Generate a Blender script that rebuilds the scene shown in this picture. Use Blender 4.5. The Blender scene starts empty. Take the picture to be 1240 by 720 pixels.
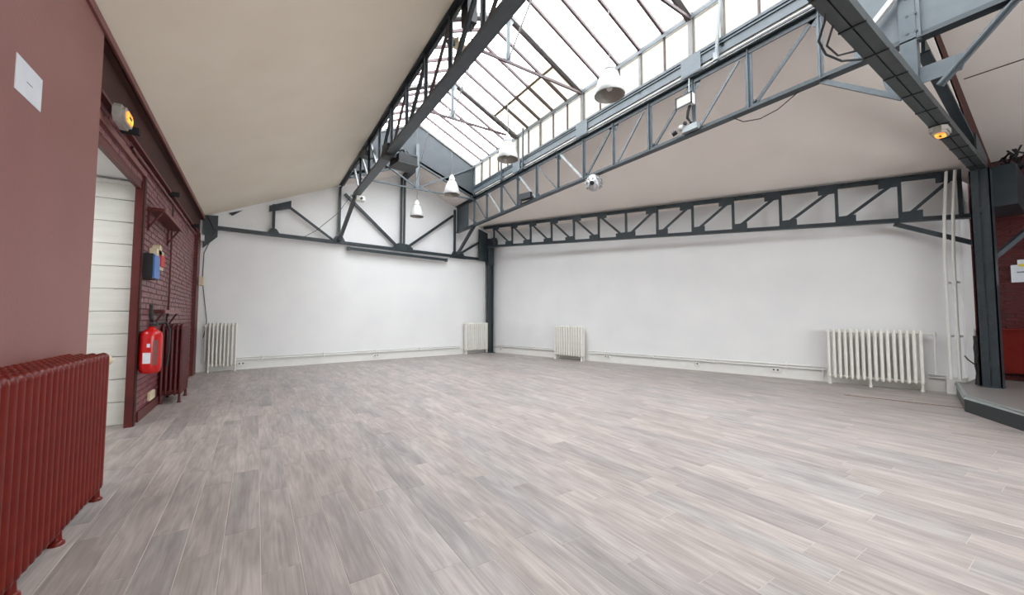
import bpy, math, random
from mathutils import Vector, Matrix
random.seed(7)
S = bpy.context.scene
COL = S.collection

# ------------------------------------------------------------------ camera, world, light, exposure
cd = bpy.data.cameras.new('camera'); cam = bpy.data.objects.new('camera', cd); COL.objects.link(cam)
cd.sensor_width = 36.0; cd.lens = 472.746/1240*36; cd.clip_start = 0.02
YAW, PIT, ROL = .578145, .0510002, .001595
fwd = Vector((math.sin(YAW), math.cos(YAW), 0)); rgt = Vector((math.cos(YAW), -math.sin(YAW), 0)); up = Vector((0, 0, 1))
f2 = fwd*math.cos(PIT)+up*math.sin(PIT); u2 = up*math.cos(PIT)-fwd*math.sin(PIT)
r3 = rgt*math.cos(ROL)+u2*math.sin(ROL); u3 = u2*math.cos(ROL)-rgt*math.sin(ROL)
cam.matrix_world = Matrix.Translation((0, 0, 1.2)) @ Matrix((r3, u3, -f2)).transposed().to_4x4()
S.camera = cam

w = bpy.data.worlds.new('sky'); S.world = w; w.use_nodes = True
wn = w.node_tree.nodes; bg = wn['Background']
bg.inputs[0].default_value = (.965, .985, 1.0, 1); bg.inputs[1].default_value = 7.0
S.view_settings.view_transform = 'Standard'; S.view_settings.look = 'None'
S.view_settings.gamma = 1; S.view_settings.use_curve_mapping = False
S.view_settings.exposure = 0.6

def portal(name, loc, sx, sy, rot):      # sampling aid on an opening: gives off no light of its own
    l = bpy.data.lights.new(name, 'AREA'); l.shape = 'RECTANGLE'; l.size = sx; l.size_y = sy
    l.cycles.is_portal = True
    o = bpy.data.objects.new(name, l); COL.objects.link(o); o.location = loc; o.rotation_euler = rot
portal('skylight_portal', (3.6, 3.0, 5.72), 3.5, 14.6, (0, 0, 0))
portal('window_portal', (4.8, -5.9, 2.0), 6.4, 2.3, (math.radians(90), 0, 0))

# ------------------------------------------------------------------ materials
def srgb(r, g, b):
    f = lambda c: (c/255/12.92) if c/255 <= .04045 else ((c/255+.055)/1.055)**2.4
    return (f(r), f(g), f(b), 1)
def mat(name, c1, c2=None, scale=6, rough=.6, bump=0, bscale=60, metal=0, spec=.5, stretch=(1,1,1), detail=3):
    m = bpy.data.materials.new(name); m.use_nodes = True; nt = m.node_tree; N = nt.nodes; L = nt.links
    b = N['Principled BSDF']; b.inputs['Roughness'].default_value = rough; b.inputs['Metallic'].default_value = metal
    b.inputs['Specular IOR Level'].default_value = spec
    tc = N.new('ShaderNodeTexCoord'); mp = N.new('ShaderNodeMapping'); L.new(tc.outputs['Object'], mp.inputs[0])
    mp.inputs['Scale'].default_value = stretch
    nz = N.new('ShaderNodeTexNoise'); nz.inputs['Scale'].default_value = scale; nz.inputs['Detail'].default_value = detail
    L.new(mp.outputs[0], nz.inputs['Vector'])
    rp = N.new('ShaderNodeValToRGB'); rp.color_ramp.elements[0].position = .3; rp.color_ramp.elements[1].position = .7
    rp.color_ramp.elements[0].color = c1; rp.color_ramp.elements[1].color = c2 or c1
    L.new(nz.outputs['Fac'], rp.inputs[0]); L.new(rp.outputs[0], b.inputs['Base Color'])
    if bump:
        n2 = N.new('ShaderNodeTexNoise'); n2.inputs['Scale'].default_value = bscale; L.new(mp.outputs[0], n2.inputs['Vector'])
        bp = N.new('ShaderNodeBump'); bp.inputs['Strength'].default_value = bump; bp.inputs['Distance'].default_value = .01
        L.new(n2.outputs['Fac'], bp.inputs['Height']); L.new(bp.outputs[0], b.inputs['Normal'])
    return m
M = {}
M['white_wall'] = mat('white_wall_paint', srgb(228,228,228), srgb(234,234,233), 1.2, .55, .12, 14)
M['ceiling'] = mat('ceiling_paint', srgb(238,228,209), srgb(243,234,217), 1.4, .7, .25, 3)
M['ceiling_r'] = mat('ceiling_paint_pale', srgb(239,230,223), srgb(244,236,229), 1.0, .7, .15, 3)
M['white_trim'] = mat('white_trim_gloss', srgb(226,225,219), srgb(232,231,227), 5, .35)
M['white_rad'] = mat('white_radiator_enamel', srgb(226,223,214), srgb(234,232,226), 9, .3)
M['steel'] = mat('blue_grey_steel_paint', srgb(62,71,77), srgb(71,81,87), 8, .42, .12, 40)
M['steel_light'] = mat('blue_grey_steel_paint_lit', srgb(78,86,91), srgb(88,96,101), 6, .45, .1, 30)  # same steel paint, brightness of lit members put into the colour
M['steel_dark'] = mat('blue_grey_steel_paint_shaded', srgb(38,47,52), srgb(47,57,62), 8, .4, .12, 40)  # same steel paint, shade on unlit members put into the colour
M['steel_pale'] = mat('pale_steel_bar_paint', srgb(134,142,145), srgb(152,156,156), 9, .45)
M['duct'] = mat('charcoal_chord_paint', srgb(52,57,58), srgb(62,67,68), 8, .5)
M['gable'] = mat('grey_gable_sheet', srgb(46,52,56), srgb(55,61,65), 3, .5)
M['glaze_bar'] = mat('aged_glazing_bar', srgb(70,54,55), srgb(84,66,66), 10, .6)
M['old_bar'] = mat('stained_glazing_bar', srgb(84,66,46), srgb(110,88,62), 12, .7)
M['zinc'] = mat('painted_window_frame', srgb(96,94,92), srgb(114,112,109), 10, .5)
M['red_panel'] = mat('matt_brick_red_paint', srgb(136,88,83), srgb(142,93,88), 2.0, .5, .1, 50)
M['red_brick'] = mat('painted_purple_brick', srgb(112,60,64), srgb(134,78,82), 7, .38, .5, 60)
M['dark_brick'] = mat('dark_red_painted_brick', srgb(66,14,12), srgb(84,20,18), 7, .45, .5, 60)
M['mortar'] = mat('painted_brick_joint', srgb(78,40,44), srgb(92,50,53), 9, .6)
M['red_dark'] = mat('dark_red_timber', srgb(76,20,20), srgb(96,28,24), 5, .45, .1, 30)
M['fascia'] = mat('brown_red_fascia', srgb(52,18,12), srgb(70,28,15), 6, .75, .2, 30)  # brown deepened to carry the shade on the eave beam's underside
M['pink_trim'] = mat('faded_pink_red_trim', srgb(118,70,68), srgb(130,80,76), 6, .5)
M['red_rad'] = mat('red_radiator_enamel', srgb(94,20,14), srgb(108,28,19), 12, .35, spec=.3)
M['red_rad2'] = mat('maroon_radiator_enamel', srgb(70,16,18), srgb(88,24,26), 12, .35)
M['shiplap'] = mat('grey_white_boards', srgb(218,219,211), srgb(226,227,220), 3, .5, .08, 30, stretch=(1,1,6))
M['extinguisher'] = mat('signal_red_enamel', srgb(190,18,20), srgb(200,24,24), 3, .25)
M['black'] = mat('black_plastic', srgb(22,23,25), srgb(30,31,33), 12, .5)
M['dark_grey'] = mat('dark_grey_plastic', srgb(52,54,56), srgb(64,66,68), 12, .5)
M['cable'] = mat('dark_cable', srgb(40,40,42), None, 12, .6)
M['beige'] = mat('beige_plastic', srgb(214,200,166), srgb(222,208,176), 8, .45)
M['paper'] = mat('white_paper', srgb(214,218,226), srgb(222,226,232), 8, .8)
M['ink'] = mat('grey_ink', srgb(120,122,130), None, 8, .8)
M['blue'] = mat('blue_cover', srgb(56,110,184), None, 8, .4)
M['red_print'] = mat('red_print', srgb(196,44,38), None, 8, .5)
M['yellow'] = mat('yellow_print', srgb(226,200,60), None, 8, .5)
M['lamp_white'] = mat('white_lamp_enamel', srgb(166,166,164), srgb(176,176,174), 5, .3)
M['lamp_inner'] = mat('grey_reflector', srgb(160,156,150), srgb(172,168,160), 20, .3, .2, 120)
M['platform_side'] = mat('slate_platform_riser', srgb(24,32,36), srgb(32,40,44), 6, .4)
M['nosing'] = mat('grey_metal_nosing', srgb(126,134,132), srgb(142,150,148), 8, .35)
M['brass'] = mat('worn_brown_strip', srgb(112,86,60), srgb(132,104,76), 12, .5)
M['chrome'] = mat('bright_fixture_metal', srgb(170,168,170), srgb(196,194,196), 14, .3, metal=.3)
M['mat_dark'] = mat('dark_gap', srgb(30,30,32), None, 5, .9)
def emis(name, c1, c2, st, scale):
    m = mat(name, c1, c2, scale, .2); b = m.node_tree.nodes['Principled BSDF']; rp = [n for n in m.node_tree.nodes if n.type=='VALTORGB'][0]
    m.node_tree.links.new(rp.outputs[0], b.inputs['Emission Color']); b.inputs['Emission Strength'].default_value = st; return m
M['amber'] = emis('lit_amber_diffuser', srgb(255,110,50), srgb(255,190,60), .9, 18)
M['fill_glow'] = emis('fill_light_diffuser', srgb(250,250,245), srgb(255,255,252), 2.0, 3)  # glow of the added recess fill light
def glassmat(name, tint, body, f):
    m = bpy.data.materials.new(name); m.use_nodes = True; nt = m.node_tree; N = nt.nodes; L = nt.links; N.clear()
    out = N.new('ShaderNodeOutputMaterial'); tr = N.new('ShaderNodeBsdfTransparent'); tl = N.new('ShaderNodeBsdfTranslucent')
    mx = N.new('ShaderNodeMixShader'); nz = N.new('ShaderNodeTexNoise'); tc = N.new('ShaderNodeTexCoord')
    mp = N.new('ShaderNodeMapping'); mp.inputs['Scale'].default_value = (1.2, 5, 1.2)
    L.new(tc.outputs['Object'], mp.inputs[0]); L.new(mp.outputs[0], nz.inputs[0]); nz.inputs['Scale'].default_value = 1.6
    rp = N.new('ShaderNodeValToRGB'); rp.color_ramp.elements[0].color = body; rp.color_ramp.elements[1].color = tint
    rp.color_ramp.elements[0].position = .3; rp.color_ramp.elements[1].position = .62
    L.new(nz.outputs['Fac'], rp.inputs[0]); L.new(rp.outputs[0], tr.inputs[0]); L.new(rp.outputs[0], tl.inputs[0])
    mx.inputs[0].default_value = f
    L.new(tr.outputs[0], mx.inputs[1]); L.new(tl.outputs[0], mx.inputs[2])
    L.new(mx.outputs[0], out.inputs[0]); return m
M['pane'] = glassmat('wired_roof_glass', (.95, .96, .97, 1), (.84, .86, .88, 1), .15)
M['pane_old'] = glassmat('stained_roof_glass', (.44, .435, .40, 1), (.33, .325, .29, 1), .3)
M['pane_side'] = glassmat('cream_side_glass', (.37, .366, .345, 1), (.34, .333, .31, 1), .3)
M['pane_win'] = glassmat('clear_window_glass', (.95, .96, .96, 1), (.9, .92, .92, 1), .05)

def plank_mat(name, mode):
    m = bpy.data.materials.new(name); m.use_nodes = True; nt = m.node_tree; N = nt.nodes; L = nt.links
    b = N['Principled BSDF']; b.inputs['Roughness'].default_value = .42; b.inputs['Specular IOR Level'].default_value = .5
    if mode == 'object':
        rnd = N.new('ShaderNodeObjectInfo').outputs['Random']
    else:
        a = N.new('ShaderNodeAttribute'); a.attribute_name = 'rnd'; rnd = a.outputs['Fac']
    geo = N.new('ShaderNodeNewGeometry')
    off = N.new('ShaderNodeVectorMath'); off.operation = 'ADD'
    mul = N.new('ShaderNodeMath'); mul.operation = 'MULTIPLY'; mul.inputs[1].default_value = 57.0; L.new(rnd, mul.inputs[0])
    cmb = N.new('ShaderNodeCombineXYZ'); L.new(mul.outputs[0], cmb.inputs[0]); L.new(mul.outputs[0], cmb.inputs[2])
    L.new(geo.outputs['Position'], off.inputs[0]); L.new(cmb.outputs[0], off.inputs[1])
    # grain: wavy contours stretched along the board
    mp = N.new('ShaderNodeMapping'); mp.inputs['Scale'].default_value = (9.0, 1.25, 1); L.new(off.outputs[0], mp.inputs[0])
    n1 = N.new('ShaderNodeTexNoise'); n1.inputs['Scale'].default_value = 1.0; n1.inputs['Detail'].default_value = 2.5; L.new(mp.outputs[0], n1.inputs[0])
    wv = N.new('ShaderNodeMath'); wv.operation = 'MULTIPLY'; wv.inputs[1].default_value = 34; L.new(n1.outputs['Fac'], wv.inputs[0])
    sn = N.new('ShaderNodeMath'); sn.operation = 'SINE'; L.new(wv.outputs[0], sn.inputs[0])
    mp2 = N.new('ShaderNodeMapping'); mp2.inputs['Scale'].default_value = (55, 2.2, 1); L.new(off.outputs[0], mp2.inputs[0])
    n2 = N.new('ShaderNodeTexNoise'); n2.inputs['Scale'].default_value = 1.6; n2.inputs['Detail'].default_value = 6; L.new(mp2.outputs[0], n2.inputs[0])
    mp3 = N.new('ShaderNodeMapping'); mp3.inputs['Scale'].default_value = (5, 1.0, 1); L.new(off.outputs[0], mp3.inputs[0])
    n3 = N.new('ShaderNodeTexNoise'); n3.inputs['Scale'].default_value = 1.5; n3.inputs['Detail'].default_value = 4; L.new(mp3.outputs[0], n3.inputs[0])
    # board tone
    r1 = N.new('ShaderNodeValToRGB'); e = r1.color_ramp.elements
    e[0].position = 0; e[0].color = srgb(156,147,143); e[1].position = 1; e[1].color = srgb(168,158,153)
    for p_, c_ in ((.12, srgb(152,145,142)), (.2, srgb(158,149,144)), (.45, srgb(164,153,147)), (.6, srgb(157,151,148)), (.8, srgb(165,155,150))):
        q = r1.color_ramp.elements.new(p_); q.color = c_
    L.new(rnd, r1.inputs[0])
    def ramp(src, p0, v0, p1, v1):
        r = N.new('ShaderNodeMapRange'); r.inputs[1].default_value = p0; r.inputs[2].default_value = p1
        r.inputs[3].default_value = v0; r.inputs[4].default_value = v1; L.new(src, r.inputs[0]); return r.outputs[0]
    g1 = ramp(sn.outputs[0], -1, .88, 1, 1.05); g2 = ramp(n2.outputs['Fac'], .3, .85, .7, 1.12); g3 = ramp(n3.outputs['Fac'], .3, .78, .7, 1.18)
    m1 = N.new('ShaderNodeMath'); m1.operation = 'MULTIPLY'; L.new(g1, m1.inputs[0]); L.new(g2, m1.inputs[1])
    m2 = N.new('ShaderNodeMath'); m2.operation = 'MULTIPLY'; L.new(m1.outputs[0], m2.inputs[0]); L.new(g3, m2.inputs[1])
    vm = N.new('ShaderNodeVectorMath'); vm.operation = 'SCALE'; L.new(r1.outputs[0], vm.inputs[0]); L.new(m2.outputs[0], vm.inputs['Scale'])
    L.new(vm.outputs[0], b.inputs['Base Color'])
    bp = N.new('ShaderNodeBump'); bp.inputs['Strength'].default_value = .15; bp.inputs['Distance'].default_value = .003
    L.new(n2.outputs['Fac'], bp.inputs['Height']); L.new(bp.outputs[0], b.inputs['Normal'])
    return m
M['plank'] = plank_mat('limed_oak_plank', 'object'); M['plank_far'] = plank_mat('limed_oak_plank_far', 'attribute')
M['platform_plank'] = mat('grey_platform_plank', srgb(112,108,105), srgb(134,129,125), 5, .4, .1, 40, stretch=(6,1,1))
M['seam'] = mat('pale_plank_seam', srgb(184,175,167), None, 5, .7)

# ------------------------------------------------------------------ mesh builder
class MB:
    def __init__(s): s.v = []; s.f = []; s.sm = []
    def add(s, vs, fs, smooth=False):
        n = len(s.v); s.v += [tuple(v) for v in vs]; s.f += [tuple(i+n for i in f) for f in fs]; s.sm += [smooth]*len(fs); return s
    def box(s, c, d, rz=0):
        c = Vector(c); h = [x/2 for x in d]; R = Matrix.Rotation(rz, 3, 'Z')
        vs = [c + R @ Vector((x*h[0], y*h[1], z*h[2])) for x in (-1,1) for y in (-1,1) for z in (-1,1)]
        return s.add(vs, [(0,1,3,2),(4,6,7,5),(0,4,5,1),(2,3,7,6),(0,2,6,4),(1,5,7,3)])
    def b2(s, a, b): return s.box([(a[i]+b[i])/2 for i in range(3)], [abs(b[i]-a[i]) for i in range(3)])
    def prof(s, p, q, pts, upv=(0,0,1), smooth=False):
        """sweep closed 2-D profile pts (side, up) from p to q"""
        p = Vector(p); q = Vector(q); d = (q-p).normalized(); u = Vector(upv)
        if abs(d.dot(u)) > .97: u = Vector((0,1,0)) if abs(d.y) < .9 else Vector((1,0,0))
        sd = d.cross(u).normalized(); uu = sd.cross(d).normalized(); n = len(pts)
        vs = [p+sd*a+uu*b for a,b in pts]+[q+sd*a+uu*b for a,b in pts]
        fs = [(i, (i+1)%n, n+(i+1)%n, n+i) for i in range(n)]
        s.add(vs, fs, smooth); return s.add(vs, [tuple(range(n))[::-1], tuple(range(n, 2*n))])
    def bar(s, p, q, w_, h_, upv=(0,0,1)):
        return s.prof(p, q, [(-w_/2,-h_/2),(w_/2,-h_/2),(w_/2,h_/2),(-w_/2,h_/2)], upv)
    def angle(s, p, q, a, t, upv=(0,0,1), flip=1):        # L section: flange below, web upright
        return s.prof(p, q, [(0,0),(a*flip,0),(a*flip,t),(t*flip,t),(t*flip,a),(0,a)][::flip], upv)
    def tee(s, p, q, a, h_, t, upv=(0,0,1), dn=1):        # T section
        P = [(-a/2,0),(a/2,0),(a/2,t),(t/2,t),(t/2,h_),(-t/2,h_),(-t/2,t),(-a/2,t)]
        if dn < 0: P = [(x,-y) for x,y in P][::-1]
        return s.prof(p, q, P, upv)
    def cyl(s, p, q, r, n=10, r2=None):
        p = Vector(p); q = Vector(q); d = (q-p).normalized(); u = Vector((0,0,1)) if abs(d.z) < .9 else Vector((1,0,0))
        a = d.cross(u).normalized(); b = a.cross(d); r2 = r if r2 is None else r2
        c = [(math.cos(2*math.pi*i/n), math.sin(2*math.pi*i/n)) for i in range(n)]
        vs = [p+(a*x+b*y)*r for x,y in c]+[q+(a*x+b*y)*r2 for x,y in c]
        s.add(vs, [(i,(i+1)%n,n+(i+1)%n,n+i) for i in range(n)], True)
        return s.add(vs, [tuple(range(n))[::-1], tuple(range(n,2*n))])
    def lathe(s, c, pr, n=24, axis='z'):
        c = Vector(c); vs = []
        for r, z in pr:
            for i in range(n):
                a = 2*math.pi*i/n
                vs.append(c+Vector((r*math.cos(a), r*math.sin(a), z)))
        fs = [(k*n+i, k*n+(i+1)%n, (k+1)*n+(i+1)%n, (k+1)*n+i) for k in range(len(pr)-1) for i in range(n)]
        return s.add(vs, fs, True)
    def tube(s, pts, r, n=6):
        pts = [Vector(p) for p in pts]; vs = []
        for i, p in enumerate(pts):
            d = (pts[min(i+1,len(pts)-1)]-pts[max(i-1,0)]).normalized(); u = Vector((0,0,1)) if abs(d.z) < .9 else Vector((1,0,0))
            a = d.cross(u).normalized(); b = a.cross(d)
            vs += [p+(a*math.cos(2*math.pi*k/n)+b*math.sin(2*math.pi*k/n))*r for k in range(n)]
        fs = [(i*n+k, i*n+(k+1)%n, (i+1)*n+(k+1)%n, (i+1)*n+k) for i in range(len(pts)-1) for k in range(n)]
        return s.add(vs, fs, True)
    def prism(s, poly, off):          # poly: 3-D points, off: extrusion vector
        off = Vector(off); P = [Vector(p) for p in poly]; n = len(P)
        vs = P+[p+off for p in P]
        return s.add(vs, [tuple(range(n)), tuple(range(n,2*n))[::-1]]+[(i, n+i, n+(i+1)%n, (i+1)%n) for i in range(n)])
    def mesh(s, name, m, org=(0,0,0)):
        me = bpy.data.meshes.new(name); o = Vector(org)
        me.from_pydata([Vector(v)-o for v in s.v], [], s.f)
        me.polygons.foreach_set('use_smooth', s.sm); me.materials.append(M[m]); me.update()
        import bmesh
        bm = bmesh.new(); bm.from_mesh(me); bmesh.ops.recalc_face_normals(bm, faces=bm.faces); bm.to_mesh(me); bm.free()
        return me
def link(name, me, parent=None, loc=(0,0,0), rz=0):
    o = bpy.data.objects.new(name, me); COL.objects.link(o)
    if parent: o.parent = parent
    o.location = loc; o.rotation_euler = (0, 0, rz); return o
def wpos(p):
    v = Vector((0,0,0))
    while p: v += p.location; p = p.parent
    return v
def obj(name, mb, m, parent=None):
    """world-coordinate mesh under an unrotated parent"""
    vs = mb.v; c = Vector(((min(v[0] for v in vs)+max(v[0] for v in vs))/2, (min(v[1] for v in vs)+max(v[1] for v in vs))/2, min(v[2] for v in vs)))
    o = link(name, mb.mesh(name, m, c), parent); o.location = c-wpos(parent); return o
def lobj(name, mb, m, parent):        # mesh given in the parent's own coordinates
    return link(name, mb.mesh(name, m), parent)
def tag(o, label=None, cat=None, group=None, kind=None):
    if label: o['label'] = label
    if cat: o['category'] = cat
    if group: o['group'] = group
    if kind: o['kind'] = kind
    return o
def thing(name, label, cat, loc=(0,0,0), rz=0, group=None, kind=None):
    return tag(link(name, None, None, loc, rz), label, cat, group, kind)
def struct(name, mb, m, label, cat): return tag(obj(name, mb, m), label, cat, None, 'structure')
def copy_tree(o, parent=None):
    c = o.copy(); COL.objects.link(c); c.parent = parent
    for ch in [x for x in bpy.data.objects if x.parent == o]: copy_tree(ch, c)
    return c
V = Vector

# ------------------------------------------------------------------ plan
A = V((-1.14, 10.87)); B = V((6.84, 11.86)); D = V((9.42, 1.5))          # back wall A-B, right wall B-D
nb = V((.123, -.992)); nr = V((-.970, -.242))                           # inward normals
eb = (B-A).normalized(); er = (D-B).normalized()
XL, XR, XC = 1.8, 5.4, 3.6
ZT, ZTL, ZB = 4.80, 4.73, 3.95
Y0 = -6.0
def yb(x): return A.y+(x-A.x)*(B.y-A.y)/(B.x-A.x)
T0 = V((6.38, 11.45)); T1 = V((9.25, 1.15))                             # truss along the right wall
def tx(y): return T0.x+(T1.x-T0.x)*(T0.y-y)/(T0.y-T1.y)
def ztop(y): return 3.53+(max(y, .6)-1.23)*.0703
def zbot(y): return 2.77+(y-1.23)*.0767
def xw(y): return B.x+(D.x-B.x)*(B.y-y)/(B.y-D.y) if y > 1.3 else 10.3
def zc(x, y):                                                            # right ceiling height
    t = tx(y); zt = ztop(y)+.05
    if x < t: return ZT+.05+(zt-ZT-.05)*(x-XR)/(t-XR)
    return zt-(x-t)*.25

# ------------------------------------------------------------------ floor and its planks
fm = MB(); fm.add([(-4,Y0,-.06),(10.6,Y0,-.06),(10.6,12.3,-.06),(-4,12.3,-.06),(-4,Y0,-.0012),(10.6,Y0,-.0012),(10.6,12.3,-.0012),(-4,12.3,-.0012)],
                  [(3,2,1,0),(4,5,6,7),(0,1,5,4),(1,2,6,5),(2,3,7,6),(3,0,4,7)])
floor = struct('floor', fm, 'seam', 'pale grey wood plank floor across the whole hall', 'floor')
PW, PL, G = .166, 1.02, .003
def px(x, y):
    d = x*math.sin(YAW)+y*math.cos(YAW)
    if d < .3: return None
    return 620+472.7*(x*math.cos(YAW)-y*math.sin(YAW))/d, 384+472.7*1.2/d, d
def inside(x, y):
    if x < -1.13 or x > 10.3: return False
    if y > yb(x)-.0: return False
    if y > 1.3 and x > xw(y): return False
    return True
planks = []
random.seed(3)
for i in range(-8, 70):
    x0 = -1.13+PW*i+.02; o = random.uniform(0, PL)
    for j in range(-8, 14):
        y0 = o+j*PL-1
        cs = [(x0+a*PW, y0+b*PL) for a in (0,.5,1) for b in (0,.5,1)]
        if x0 < -1.14:
            if not (x0 > -2.4 and 3.6 < y0+PL/2 < 6.2): continue
            y1 = min(y0+PL, 6.08); y0 = max(y0, 3.6)
            if y1-y0 > .05: planks.append((9e9, x0, y0, PW, y1-y0))
            continue
        if not any(inside(*c) for c in cs): continue
        # clip against the walls
        x1 = min(x0+PW, 10.28); y1 = y0+PL
        ym = min(yb(x0), yb(x1)); y1 = min(y1, ym)
        while y1 > y0 and not (inside(x1, y1-.01) or y1 <= 1.3): y1 -= .02
        if y1-y0 < .05: continue
        q = [px(a, b) for a in (x0, (x0+x1)/2, x1) for b in (y0, (y0+y1)/2, y1)]
        vis = any(p and 0 <= p[0] <= 1240 and p[1] <= 720 for p in q)
        dm = (x0+x1)/2*math.sin(YAW)+(y0+y1)/2*math.cos(YAW)
        planks.append((dm if vis else 1e6, x0, y0, x1-x0, y1-y0))
planks.sort()
cache = {}
def plank_mesh(wd, ln):
    k = (round(wd, 3), round(ln, 2))
    if k not in cache:
        g = G; b = .0015
        a0, a1, c0, c1 = g/2, wd-g/2, g/2, ln-g/2
        m = MB(); m.add([(a0,c0,-.003),(a1,c0,-.003),(a1,c1,-.003),(a0,c1,-.003),(a0,c0,-b/2),(a1,c0,-b/2),(a1,c1,-b/2),(a0,c1,-b/2),
                         (a0+b,c0+b,0),(a1-b,c0+b,0),(a1-b,c1-b,0),(a0+b,c1-b,0)],
                        [(0,1,5,4),(1,2,6,5),(2,3,7,6),(3,0,4,7),(4,5,9,8),(5,6,10,9),(6,7,11,10),(7,4,8,11),(8,9,10,11)])
        cache[k] = m.mesh('plank', 'plank')
    return cache[k]
fo = wpos(floor)
far = MB(); rn = []
for n, (d, x, y, wd, ln) in enumerate(planks):
    if n < 300 and d < 1e5:
        link('plank', plank_mesh(wd, ln), floor, V((x, y, 0))-fo)
    else:
        g = G/2; x0, x1, y0, y1 = x+g, x+wd-g, y+g, y+ln-g; z = 0; k = random.random()
        far.add([(x0,y0,z),(x1,y0,z),(x1,y1,z),(x0,y1,z),(x0,y0,-.003),(x1,y0,-.003),(x1,y1,-.003),(x0,y1,-.003)],
                [(0,1,2,3),(0,4,5,1),(1,5,6,2),(2,6,7,3),(3,7,4,0)]); rn += [k]*5
fmesh = far.mesh('plank', 'plank_far')
at = fmesh.attributes.new('rnd', 'FLOAT', 'FACE'); at.data.foreach_set('value', rn)
tag(link('plank', fmesh, floor, V((0,0,0))-fo), kind='stuff')
thr = MB(); thr.bar((7.71,2.33,.0025), (7.95,1.13,.0025), .014, .006)
tag(obj('threshold_strip', thr, 'brass'), 'thin brown edging strip on the floor running up to the platform corner', 'floor strip')

# ------------------------------------------------------------------ walls
def wall_poly(P, Q, zs, n, t, m, name, label):      # zs: list of (s in 0..1, z) along the top
    P3 = lambda s_, z: V((P.x+(Q.x-P.x)*s_, P.y+(Q.y-P.y)*s_, z))
    poly = [P3(0,-.05), P3(1,-.05)]+[P3(s_, z) for s_, z in reversed(zs)]
    return struct(name, MB().prism(poly, (-n.x*t, -n.y*t, 0)), m, label, 'wall')
sx = lambda x: (x-A.x)/(B.x-A.x)
wall_poly(A-eb*.12, B+eb*.15, [(0,3.5),(sx(1.8),4.95),(sx(3.6),5.6),(sx(5.4),4.95),(1,4.15)], nb, .2, 'white_wall', 'wall_back',
          'white painted end wall behind the roof truss, between red wall and corner column')
wall_poly(B+er*0, D+er*.22, [(0,4.3),(1,3.75)], nr, .2, 'white_wall', 'wall_right',
          'long white painted side wall with two radiators, right of the corner column')
# red brick wall beyond the platform, and the unseen rear wall with its added window
wr = MB(); wr.b2((10.3, Y0, -.05), (10.5, 1.32, 4.4)); 
wall_red = struct('wall_far_right', wr, 'mortar', 'dark red painted brick wall at the right edge behind the steel column', 'wall')
struct('wall_return', MB().b2((9.47, 1.27, -.05), (10.5, 1.47, 4.3)), 'white_wall', 'short white wall return behind the steel column and pipes', 'wall')
wz = MB()
wz.b2((-1.3, Y0-.2, -.05), (10.5, Y0, .85)); wz.b2((-1.3, Y0-.2, 3.15), (10.5, Y0, 6.9))
wz.b2((-1.3, Y0-.2, .85), (1.6, Y0, 3.15)); wz.b2((8.0, Y0-.2, .85), (10.5, Y0, 3.15))
struct('wall_rear', wz, 'white_wall', 'white rear wall with an added wide window behind the camera', 'wall')
win = thing('added_rear_window', 'unseen wide multi-pane window added to the rear wall', 'window', (3.2, Y0-.1, .85), 0, None, 'structure')  # unseen window, added and sized for the light it lets in
for k in range(7):
    x = 1.6+k*6.4/6; obj('mullion', MB().b2((x-.03, Y0-.13, .85), (x+.03, Y0-.07, 3.15)), 'zinc', win)
for k in range(6):
    x = 1.6+k*6.4/6; obj('pane', MB().b2((x+.03, Y0-.105, .85), (x+6.4/6-.03, Y0-.1, 3.15)), 'pane_win', win)

# left wall: brick part, header over the doorway, near part behind the panel
WX = -1.13
wl = MB()
wl.b2((WX-.05, 5.97, -.05), (WX, 6.35, 3.5)); wl.b2((WX-.22, 6.35, -.05), (WX, 11.0, 3.5)); wl.b2((WX-.03, 4.0, 2.66), (WX, 6.05, 3.5)); wl.b2((WX-.22, Y0, -.05), (WX, 4.0, 3.5))
wall_left = struct('wall_left', wl, 'mortar', 'purple-red painted brick wall along the left side of the hall', 'wall')
def bricks(x, face, y0, y1, z0, z1, m, skip=None):
    mb = MB(); bw, bh, j = .222, .068, .011; r = 0; z = z0
    while z < z1:
        y = y0-(bw/2 if r % 2 else 0)
        while y < y1:
            a, b = max(y, y0)+j/2, min(y+bw, y1)-j/2; zz = min(z+bh, z1)-j/2
            if b-a > .02 and not (skip and skip(a, b, z)):
                t = .007+random.uniform(0, .006); dz = random.uniform(-.0015, .0015); c = .004
                x1 = x+face*t; s0 = z+j/2+dz
                mb.add([(x,a,s0),(x,b,s0),(x,b,zz+dz),(x,a,zz+dz),(x1,a+c,s0+c),(x1,b-c,s0+c),(x1,b-c,zz+dz-c),(x1,a+c,zz+dz-c)],
                       [(4,5,6,7),(0,1,5,4),(1,2,6,5),(2,3,7,6),(3,0,4,7)])
            y += bw
        z += bh; r += 1
    return mb
tag(obj('brick', bricks(WX, 1, 5.98, 10.8, 0.0, 3.02, 'red_brick'), 'red_brick', wall_left), kind='stuff')
tag(obj('brick', bricks(WX, 1, 4.1, 5.93, 2.70, 3.02, 'red_brick'), 'red_brick', wall_left), kind='stuff')
tag(obj('brick', bricks(10.3, -1, -.6, 1.27, .2, 3.4, 'dark_brick'), 'dark_brick', wall_red), kind='stuff')
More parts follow.
